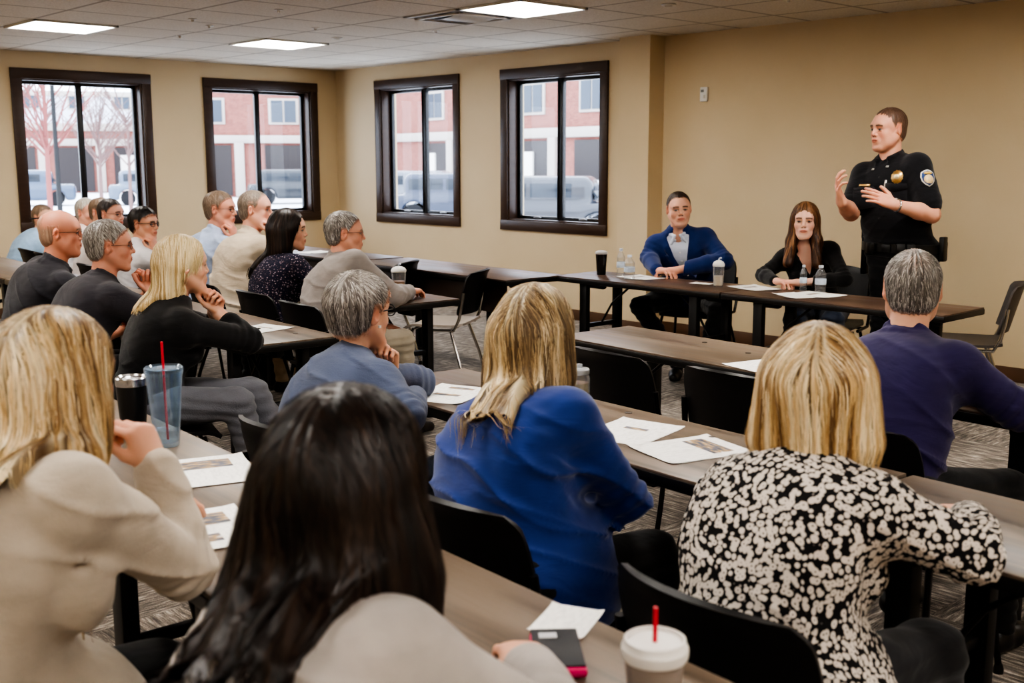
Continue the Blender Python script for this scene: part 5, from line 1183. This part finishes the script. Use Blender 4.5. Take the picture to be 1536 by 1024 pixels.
PO = MADE[OF]; GOLD = pbr('gold_metal', srgb(222, 184, 120), rough=.3, metal=.85, var=.3, vscale=150); SILV = pbr('silver_pin', srgb(196, 194, 188), rough=.3, metal=.8)
fwo, rto, tuo = PO['T'][:, 1], PO['T'][:, 0], PO['T'][:, 2]; No = PO['N']
circ = lambda r, n=16, sx=1: [(r*sx*cos(2*pi*k/n), r*sin(2*pi*k/n)) for k in range(n)]
shield = lambda s: [(x*s, y*s) for x, y in [(-.8, .75), (-.45, .95), (0, 1.08), (.45, .95), (.8, .75), (.88, .2), (.75, -.35), (.45, -.8), (0, -1.1), (-.45, -.8), (-.75, -.35), (-.88, .2)]]
at = lambda r, u: No+rto*r+tuo*u+fwo*.4
bd, p, n, rx, uy = decal(PO, 'badge', at(-.115, -.115), -fwo, [(x*.034, y*.040) for x, y in [(cos(2*pi*k/24)*(1+.10*(k % 2)), sin(2*pi*k/24)*(1+.10*(k % 2))) for k in range(24)]], GOLD, h=.005)
decal(PO, 'badge_centre', at(-.115, -.115), -fwo, circ(.016, 14), pbr('badge_enamel', srgb(232, 214, 176), rough=.35, metal=.3), h=.004, off=.007, parent=bd)
decal(PO, 'name_tag', at(.105, -.135), -fwo, [(-.034, -.007), (.034, -.007), (.034, .007), (-.034, .007)], GOLD, h=.003)
decal(PO, 'body_pen', at(-.035, -.155), -fwo, [(-.006, -.034), (.006, -.034), (.010, .034), (-.002, .034)], SILV, h=.006)
for r_ in (-.105, .105):
    pk, p, n, rx, uy = decal(PO, 'chest_pocket', at(r_, -.205), -fwo, [(-.062, .04), (.062, .04), (.062, -.062), (.05, -.075), (-.05, -.075), (-.062, -.062)], cloth('black_uniform_pocket', srgb(22, 22, 27), weave=.3), h=.004)
    decal(PO, 'pocket_flap', at(r_, -.172), -fwo, [(-.066, .022), (.066, .022), (.066, -.012), (0, -.030), (-.066, -.012)], cloth('black_uniform_pocket', srgb(22, 22, 27)), h=.005, off=.005, parent=pk)
for k in range(5): decal(PO, 'button', at(.004, -.10-.062*k), -fwo, circ(.006, 10), BM, h=.003)
for r_ in (-.045, .055): decal(PO, 'collar_pin', at(r_, -.045), -fwo, [(-.009, -.006), (.009, -.006), (.009, .006), (-.009, .006)], SILV, h=.003, off=.006)
shL = PO['sh'][-1]; cdir = nrm(V3(11.4, -7.8, 0)-shL*V3(1, 1, 0)); pd = nrm(cdir*.75+nrm(-rto)*.7); e0 = shL+(PO['AR'][-1][1]-shL)*.26
pa, p, n, rx, uy = decal(PO, 'shoulder_patch', e0+pd*.3, -pd, shield(.050), pbr('patch_border', srgb(208, 206, 204), rough=.7), h=.003, off=.0015)
decal(PO, 'patch_field', e0+pd*.3, -pd, shield(.043), pbr('patch_blue', srgb(44, 72, 128), rough=.7), h=.002, off=.005, parent=pa)
decal(PO, 'patch_seal', e0+pd*.3-V3(0, 0, .008), -pd, circ(.029, 18), pbr('patch_gold', srgb(222, 196, 150), rough=.6, var=.35, vscale=120), h=.002, off=.008, parent=pa)
decal(PO, 'patch_banner', e0+pd*.3+V3(0, 0, .032), -pd, [(-.028, -.004), (-.016, .006), (.016, .006), (.028, -.004), (.020, -.010), (-.020, -.010)], pbr('patch_banner', srgb(214, 178, 96), rough=.6), h=.002, off=.008, parent=pa)
pel = PO['pel']; ro = PO['ro']; m = MB(); ring = []
ops_ = [q_ for q_ in PO['tor'][:4]]; gB = field(ops_, .01, .018)
def beltpt(th, z, r0=.45):
    o = V3(pel[0], pel[1], z); d = rto*cos(th)+fwo*sin(th); d[2] = 0; d = nrm(d); t = r0
    for _ in range(60):
        v_ = float(sample(gB, (o+d*t)[None])[0])
        if v_ < .001: break
        t -= max(v_*.8, .002)
    return o+d*t, d
BELT = pbr('black_duty_leather', srgb(14, 14, 15), rough=.35, bump=.1)
P1 = [beltpt(th, 1.005)[0] for th in np.linspace(0, 2*pi, 41)[:-1]]; NB = len(P1); cen = V3(pel[0], pel[1], 1.005)
vs = []; 
for p_ in P1:
    d = nrm((p_-cen)*V3(1, 1, 0))
    for o_, z_ in ((.0, -.027), (.009, -.027), (.009, .027), (.0, .027)): vs.append(p_+d*o_+V3(0, 0, z_)-ro)
m.add(vs, [(i*4+k, i*4+(k+1) % 4, ((i+1) % NB)*4+(k+1) % 4, ((i+1) % NB)*4+k) for i in range(NB) for k in range(4)]); m.build('duty_belt', BELT, PO['root'])
for nme, th, hh, w_, dz in [('buckle', pi/2, .046, .065, 0), ('magazine_pouch', pi/2+.55, .085, .055, -.01), ('magazine_pouch', pi/2+.82, .085, .05, -.01), ('radio_pouch', pi+.1, .15, .055, 0), ('handcuff_case', pi/2-.6, .07, .07, -.005), ('holster', -.05, .24, .065, -.07), ('torch_holder', pi+.55, .12, .05, -.02)]:
    p_, d = beltpt(th, 1.005); F_ = frame_up((0, 0, 1), d); M_ = Matrix([list(F_[0]), list(F_[1]), list(F_[2])]).to_4x4()
    m = MB(); m.box(tuple(p_+d*(.018 if nme != 'buckle' else .012)-ro+V3(0, 0, dz)), (w_, .034 if nme != 'buckle' else .012, hh), bev=.008, M=M_); b_ = m.build(nme, SILV if nme == 'buckle' and 0 else BELT, PO['root'])
    if nme == 'holster': MB().box(tuple(p_+d*.03-ro+V3(0, 0, dz+.135)), (.03, .05, .07), bev=.012, M=M_).build('pistol_grip', BM, b_)
def watch(P, side, mat):
    S_, E, Wp, a, _, _ = P['AR'][side]; ax = nrm(Wp-E); c_ = Wp-ax*.018-P['ro']; u = nrm(np.cross(ax, (0, 0, 1))); w2 = np.cross(ax, u)
    b_ = MB().tube([c_+(u*cos(t)+w2*sin(t))*.0345 for t in np.linspace(0, 2*pi, 25)[:-1]], .0065, n=8, closed=True).build('wristwatch_band', mat, P['root'])
    nn = nrm(u*.6+V3(0, 0, .6)); m = MB(); p_ = c_+nrm(nn-ax*(nn@ax))*.036; q_ = nrm(nn-ax*(nn@ax)); m.tube([p_, p_+q_*.010], .018, n=18); m.build('watch_face', SILV, b_)
watch(PO, -1, STEEL if 'STEEL' in globals() else SILV)
# suit: shirt, lapels, pin
PS = MADE[SU]; T_ = PS['T']; fs, rs, us = T_[:, 1], T_[:, 0], T_[:, 2]; Ns = PS['N']
so = [q_ for q_ in PS['tor'] if q_[0] == 'u']
ops = so+[('s', .006, Cone(Ns+us*.016, Ns+us*.2, .056, .07))]
for lev, rr in ((.016, .058), (.046, .060)):
    pts = [Ns+us*(lev-.020*(1+sin(th)))+rs*cos(th)*rr+fs*(sin(th)*rr+.004) for th in np.linspace(-pi/2-2.75, -pi/2+2.75, 17)]; ops += [('u', .006, Cone(pts[j], pts[j+1], .003, .003)) for j in range(16)]
for sx in (-1, 1): ops += [('u', .006, Cone(Ns+us*.012+fs*.060+rs*sx*.02, Ns-us*.035+fs*.078+rs*sx*.052, .005, .004))]
zc = Ns[2]-.34; ops += [('i', 0, Fn(lambda X, Y, Z: (zc-Z)+0*X+0*Y))]
g = field(ops, .005, .006); X, Y, Z = gpos(g); g.D = (g.D-.002*wob(X, Y, Z, 25, 3, 2)).astype(np.float32); v_, f_ = nets(g); link('shirt', mesh_np('shirt', v_-PS['ro'], f_), cloth('pale_blue_white_shirt', srgb(206, 212, 226), wr=.2), PS['root'])
ats = lambda r, u: Ns+rs*r+us*u+fs*.4
for sx in (-1, 1):
    pts = [(.090, -.015), (.068, -.055), (.040, -.15), (.006, -.285), (.020, -.30), (.075, -.175), (.112, -.110), (.092, -.098), (.118, -.078), (.106, -.035)]
    cx, cy = .070, -.13
    decal(PS, 'lapel', ats(sx*cx, cy), -fs, [((x-cx)*-sx, y-cy) for x, y in pts], MATS['blue_suiting'], h=.004, off=.003)
for k in range(3): 
    p_ = Ns+fs*.11-us*(.10+.07*k); MB().box(tuple(p_-PS['ro']), (.008, .008, .008), bev=.002).build('shirt_button', WHITEP if 'WHITEP' in globals() else SILV, PS['root'])
decal(PS, 'lapel_pin', ats(-.085, -.10), -fs, circ(.007, 10), SILV, h=.004, off=.008)
PW = MADE[WO]; 
for k in range(4):
    T_ = PW['T']; decal(PW, 'button', PW['N']+T_[:, 1]*.4-T_[:, 2]*(.185+.035*k), -T_[:, 1], circ(.005, 8), SILV, h=.003, off=.003)
PG = MADE['grey short haired person in a slate blue textured blazer, chin on hand']
for sx in (1,):
    q_ = PG['hc']+PG['Rh']@V3(sx*.088, .0, -.036)-PG['ro']; MB().tube([q_+V3(0, 0, .004), q_-V3(0, 0, .004)], .005, n=10).build('earring', pbr('pearl', srgb(232, 226, 216), rough=.25), PG['root'])
for sx in (1, -1):
    q_ = lambda x, y, z: PG['hc']+PG['Rh']@V3(x, y, z)-PG['ro']
m = MB()
for sx in (-1, 1): m.tube([q_(sx*(.033+.024*cos(t)), .100, .002+.019*sin(t)) for t in np.linspace(0, 2*pi, 17)[:-1]], .0022, n=6, closed=True)
m.tube([q_(.056, .09, .008), q_(.074, .05, .010), q_(.080, -.0, .008)], .002, n=6); m.tube([q_(-.010, .102, .004), q_(.010, .102, .004)], .002, n=6); m.build('glasses', BM, PG['root'])
# coat and bag
# ------------------------------------------------------------------ outdoors
SNOW = pbr('snowy_ground', srgb(236, 240, 246), rough=.8, var=.25, vscale=.35)
m = MB(); n_ = 3; m.grid(np.array([[(-140., -80., -.55), (-140., 120., -.55)], [(90., -80., -.55), (90., 120., -.55)]])); struct(m.build('ground_outside', SNOW, smooth=False))
def brick():
    m, nt, b = nm('red_brick'); b.inputs['Roughness'].default_value = .85
    tc = node(nt, 'TexCoord'); sp = node(nt, 'SeparateXYZ'); nt.links.new(tc.outputs['Object'], sp.inputs[0]); ad = node(nt, 'Math', operation='ADD'); nt.links.new(sp.outputs[0], ad.inputs[0]); nt.links.new(sp.outputs[1], ad.inputs[1])
    cb = node(nt, 'CombineXYZ'); nt.links.new(ad.outputs[0], cb.inputs[0]); nt.links.new(sp.outputs[2], cb.inputs[1])
    br = node(nt, 'TexBrick', Scale=3.); nt.links.new(cb.outputs[0], br.inputs[0]); br.inputs['Color1'].default_value = srgb(128, 70, 62); br.inputs['Color2'].default_value = srgb(150, 88, 76); br.inputs['Mortar'].default_value = srgb(160, 128, 118)
    nt.links.new(br.outputs[0], b.inputs['Base Color']); return m
BR = brick(); STONE = pbr('pale_stone', srgb(176, 168, 160), rough=.8); WG = pbr('dull_window_glass', srgb(66, 76, 88), rough=.2); WG2 = pbr('dark_shop_glass', srgb(52, 46, 46), rough=.25)
def building(label, c, L, D, Hh, rz, floors, mat=BR, group=None, gap=4.2, flat=True):
    t = thing('brick_building', label, 'building', (c[0], c[1], -.55), rz, group)
    m = MB(); m.box((0, D/2, Hh/2), (L, D, Hh)); m.build('brick_wall', mat, t, smooth=False)
    m = MB(); m.box((0, D/2, Hh+.15), (L+.5, D+.5, .5), bev=.05); m.build('cornice', STONE, t)
    m = MB(); m.box((0, -.08, 3.35), (L, .25, .45), bev=.03); m.build('stone_band', STONE, t)
    n = int(L/gap)
    for i in range(n):
        x = (i-(n-1)/2)*gap
        m = MB(); m.box((x, -.03, 1.55), (2.3, .12, 2.9)); m.build('shopfront', WG2, t, smooth=False)
        m = MB(); m.box((x+1.6, -.12, 1.6), (.55, .3, 3.1), bev=.03); m.build('pier', STONE, t)
        if i % 2 == 0: MB().box((x-.3, -.16, 1.3), (.9, .1, 2.4)).build('white_door', WHITEP, t)
        for k in range(1, floors):
            z = 3.6+2.9*(k-1)+1.35
            f = MB(); f.box((x, -.02, z), (1.75, .12, 1.5), bev=.02); f.build('window_surround', STONE, t)
            MB().box((x-.38, -.10, z), (.66, .04, 1.25)).build('window_pane', WG, t, smooth=False); MB().box((x+.38, -.10, z), (.66, .04, 1.25)).build('window_pane', WG, t, smooth=False)
    return t
building('two storey red brick building seen through the second window from the left', (-45, 29.5), 17, 10, 9.0, radians(60), 3)
building('low red brick shop with pale piers seen through the left window', (-66, 15.5), 26, 7, 4.2, radians(68), 1, gap=3.6)
building('red brick building with pale stone seen through the third and fourth windows', (-24.5, 29.0), 29, 10, 11.0, radians(-6), 3)
building('pale grey distant block behind the low brick shop', (-99, 37), 50, 10, 8.5, radians(68), 3, mat=pbr('grey_render', srgb(196, 198, 206), rough=.8))
def car(label, x, y, rz, col, suv=True):
    t = thing('parked_car', label, 'car', (x, y, -.55), rz)
    hh = 1.72 if suv else 1.45
    ops = [('u', 0, RBox((0, 0, .62), (2.3, .90, .36), r=.18)), ('u', .12, RBox((-.25 if suv else -.1, 0, hh-.45), (1.55 if suv else 1.15, .78, .42), r=.28)), ('u', .1, RBox((1.6, 0, .80), (.62, .86, .20), r=.12))]
    ops += [('s', .04, Cone((wx, -1.2, .36), (wx, 1.2, .36), .40, .40)) for wx in (-1.42, 1.42)]
    g = field(ops, .07); v_, f_ = nets(g); link('body', mesh_np('car_body', v_, f_), pbr('car_paint_'+label.split()[0], col, rough=.25, coat=.5), t)
    dk = pbr('car_glass', srgb(40, 46, 54), rough=.1)
    for sy in (-1, 1):
        for x0, x1 in ((-1.5, -.35), (-.25, .85)): MB().box(((x0+x1)/2-.1, sy*.76, hh-.40), (x1-x0, .06, .36), bev=.02).build('side_window', dk, t)
        for wx in (-1.42, 1.42):
            w_ = MB(); w_.tube([(wx, sy*.70, .34), (wx, sy*.90, .34)], .34, n=20); w_.build('wheel', pbr('tyre', srgb(26, 26, 28), rough=.8), t)
    MB().box((1.28, 0, hh-.42), (.05, 1.3, .40), M=Matrix.Rotation(-.6, 4, 'Y')).build('windscreen', dk, t)
    return t
car('dark blue parked car in the left half of the left window', -43.2, 11.6, radians(67), srgb(70, 84, 104)); car('slate parked car behind the heads in the left window', -40.2, 16.9, radians(66), srgb(92, 104, 120))
car('black parked car low in the second window', -36.6, 22.4, radians(64), srgb(40, 44, 50)); car('grey parked car in the left half of the third window', -24.5, 20.6, radians(40), srgb(96, 100, 108)); car('navy parked car at the right edge of the third window', -17.2, 16.6, radians(42), srgb(46, 54, 72))
car('charcoal parked SUV in the left half of the fourth window', -9.6, 13.2, radians(36), srgb(58, 60, 66)); car('silver parked SUV in the right half of the fourth window', -8.6, 17.4, radians(30), srgb(120, 126, 136)); car('white parked car behind the other cars in the fourth window', -15.2, 20.8, radians(25), srgb(206, 210, 216), suv=False)
def tree(label, x, y, h, col, seed):
    t = thing('bare_tree', label, 'tree', (x, y, -.55)); r = random.Random(seed); m = MB(); tw = MB()
    m.tube([(0, 0, 0), (.05, 0, h*.35), (0, .05, h*.6)], [.09, .06, .04], n=8); m.build('trunk', col, t)
    for i in range(26):
        z = h*(.30+.35*r.random()); a = r.random()*6.28; l = h*(.25+.25*r.random()); p = V3(0, 0, z); q = p+V3(cos(a)*l*.5, sin(a)*l*.5, l*.65); tw.tube([p, (p+q)/2+V3(0, 0, -.1), q], [.03, .02, .01], n=5)
        for k in range(5):
            s_ = p+(q-p)*(.35+.13*k); b_ = a+r.uniform(-1.2, 1.2); e = s_+V3(cos(b_), sin(b_), .9)*h*.11; tw.tube([s_, e], [.012, .006], n=4)
    tw.build('branches', col, t); return t
TW = pbr('bare_bark', srgb(120, 96, 92), rough=.9); TR = pbr('reddish_bark', srgb(140, 84, 80), rough=.9)
tree('reddish bare tree in the left half of the left window', -19.4, 3.8, 7.0, TR, 1); tree('grey bare tree at the left edge of the left window', -26, 5.5, 7.5, TW, 2); tree('thin bare tree in the right half of the left window', -28.3, 9.0, 5.0, TW, 3); tree('small bare tree at the right edge of the left window', -33.4, 12.4, 6.0, TW, 4)
t = thing('street_lamp', 'tall street lamp post outside the left window', 'street lamp', (-17.4, 3.3, -.55)); MB().tube([(0, 0, 0), (0, 0, 4.4)], [.07, .05]).build('pole', BM, t); MB().lathe([(0, 4.35), (.15, 4.4), (.2, 4.6), (.1, 4.8), (0, 4.85)]).build('lantern', pbr('lamp_glow', (1, 1, 1, 1), emis=(1, .95, .85, 1), es=3), t)
# ------------------------------------------------------------------ light and camera
wd = bpy.data.worlds.new('overcast'); bpy.context.scene.world = wd; wd.use_nodes = True
nt = wd.node_tree; bg = nt.nodes['Background']; bg.inputs[1].default_value = 7.0
tc = node(nt, 'TexCoord'); sp = node(nt, 'SeparateXYZ'); nt.links.new(tc.outputs['Generated'], sp.inputs[0]); nt.links.new(ramp(nt, sp.outputs[2], [(.0, (.74, .80, .90, 1)), (.45, (.80, .86, .97, 1))]), bg.inputs[0])
set_light(27.0)
for n_, k, a, b in WIN:
    l = bpy.data.lights.new('sky_portal', 'AREA'); l.shape = 'RECTANGLE'; l.size = b-a-.2; l.size_y = ZT-ZB-.2; l.cycles.is_portal = True
    o = bpy.data.objects.new('sky_portal', l); COL.objects.link(o)
    c = (a+b)/2
    if k == 'B': o.location = (c, .16, (ZB+ZT)/2); o.rotation_euler = (-pi/2, 0, 0)
    else: o.location = (-.16, c, (ZB+ZT)/2); o.rotation_euler = (-pi/2, 0, pi/2)
cam = bpy.data.cameras.new('camera'); co = bpy.data.objects.new('camera', cam); COL.objects.link(co); bpy.context.scene.camera = co
cam.sensor_width = 36; cam.lens = 1659.88/1536*36; cam.clip_start = .05; cam.clip_end = 400
pi_, ya, ro = radians(9.2769), radians(46.8952), radians(-.1056)
fw = V3(-sin(ya)*cos(pi_), cos(ya)*cos(pi_), -sin(pi_)); r_ = V3(cos(ya), sin(ya), 0); u_ = np.cross(r_, fw); r2 = r_*cos(ro)+u_*sin(ro); u2 = -r_*sin(ro)+u_*cos(ro)
co.matrix_world = Matrix(((r2[0], u2[0], -fw[0], 11.403), (r2[1], u2[1], -fw[1], -7.772), (r2[2], u2[2], -fw[2], 1.5377), (0, 0, 0, 1)))
cam.dof.use_dof = True; cam.dof.focus_distance = 4.6; cam.dof.aperture_fstop = 4.5
sc = bpy.context.scene; sc.view_settings.view_transform = 'AgX'; sc.view_settings.look = 'AgX - High Contrast'; sc.view_settings.exposure = 0.12
sc.cycles.use_denoising = True; sc.cycles.max_bounces = 8; sc.cycles.transparent_max_bounces = 12; sc.cycles.caustics_reflective = False; sc.cycles.caustics_refractive = False; sc.cycles.sample_clamp_indirect = 6
print('script time', round(time.time()-T0, 1))
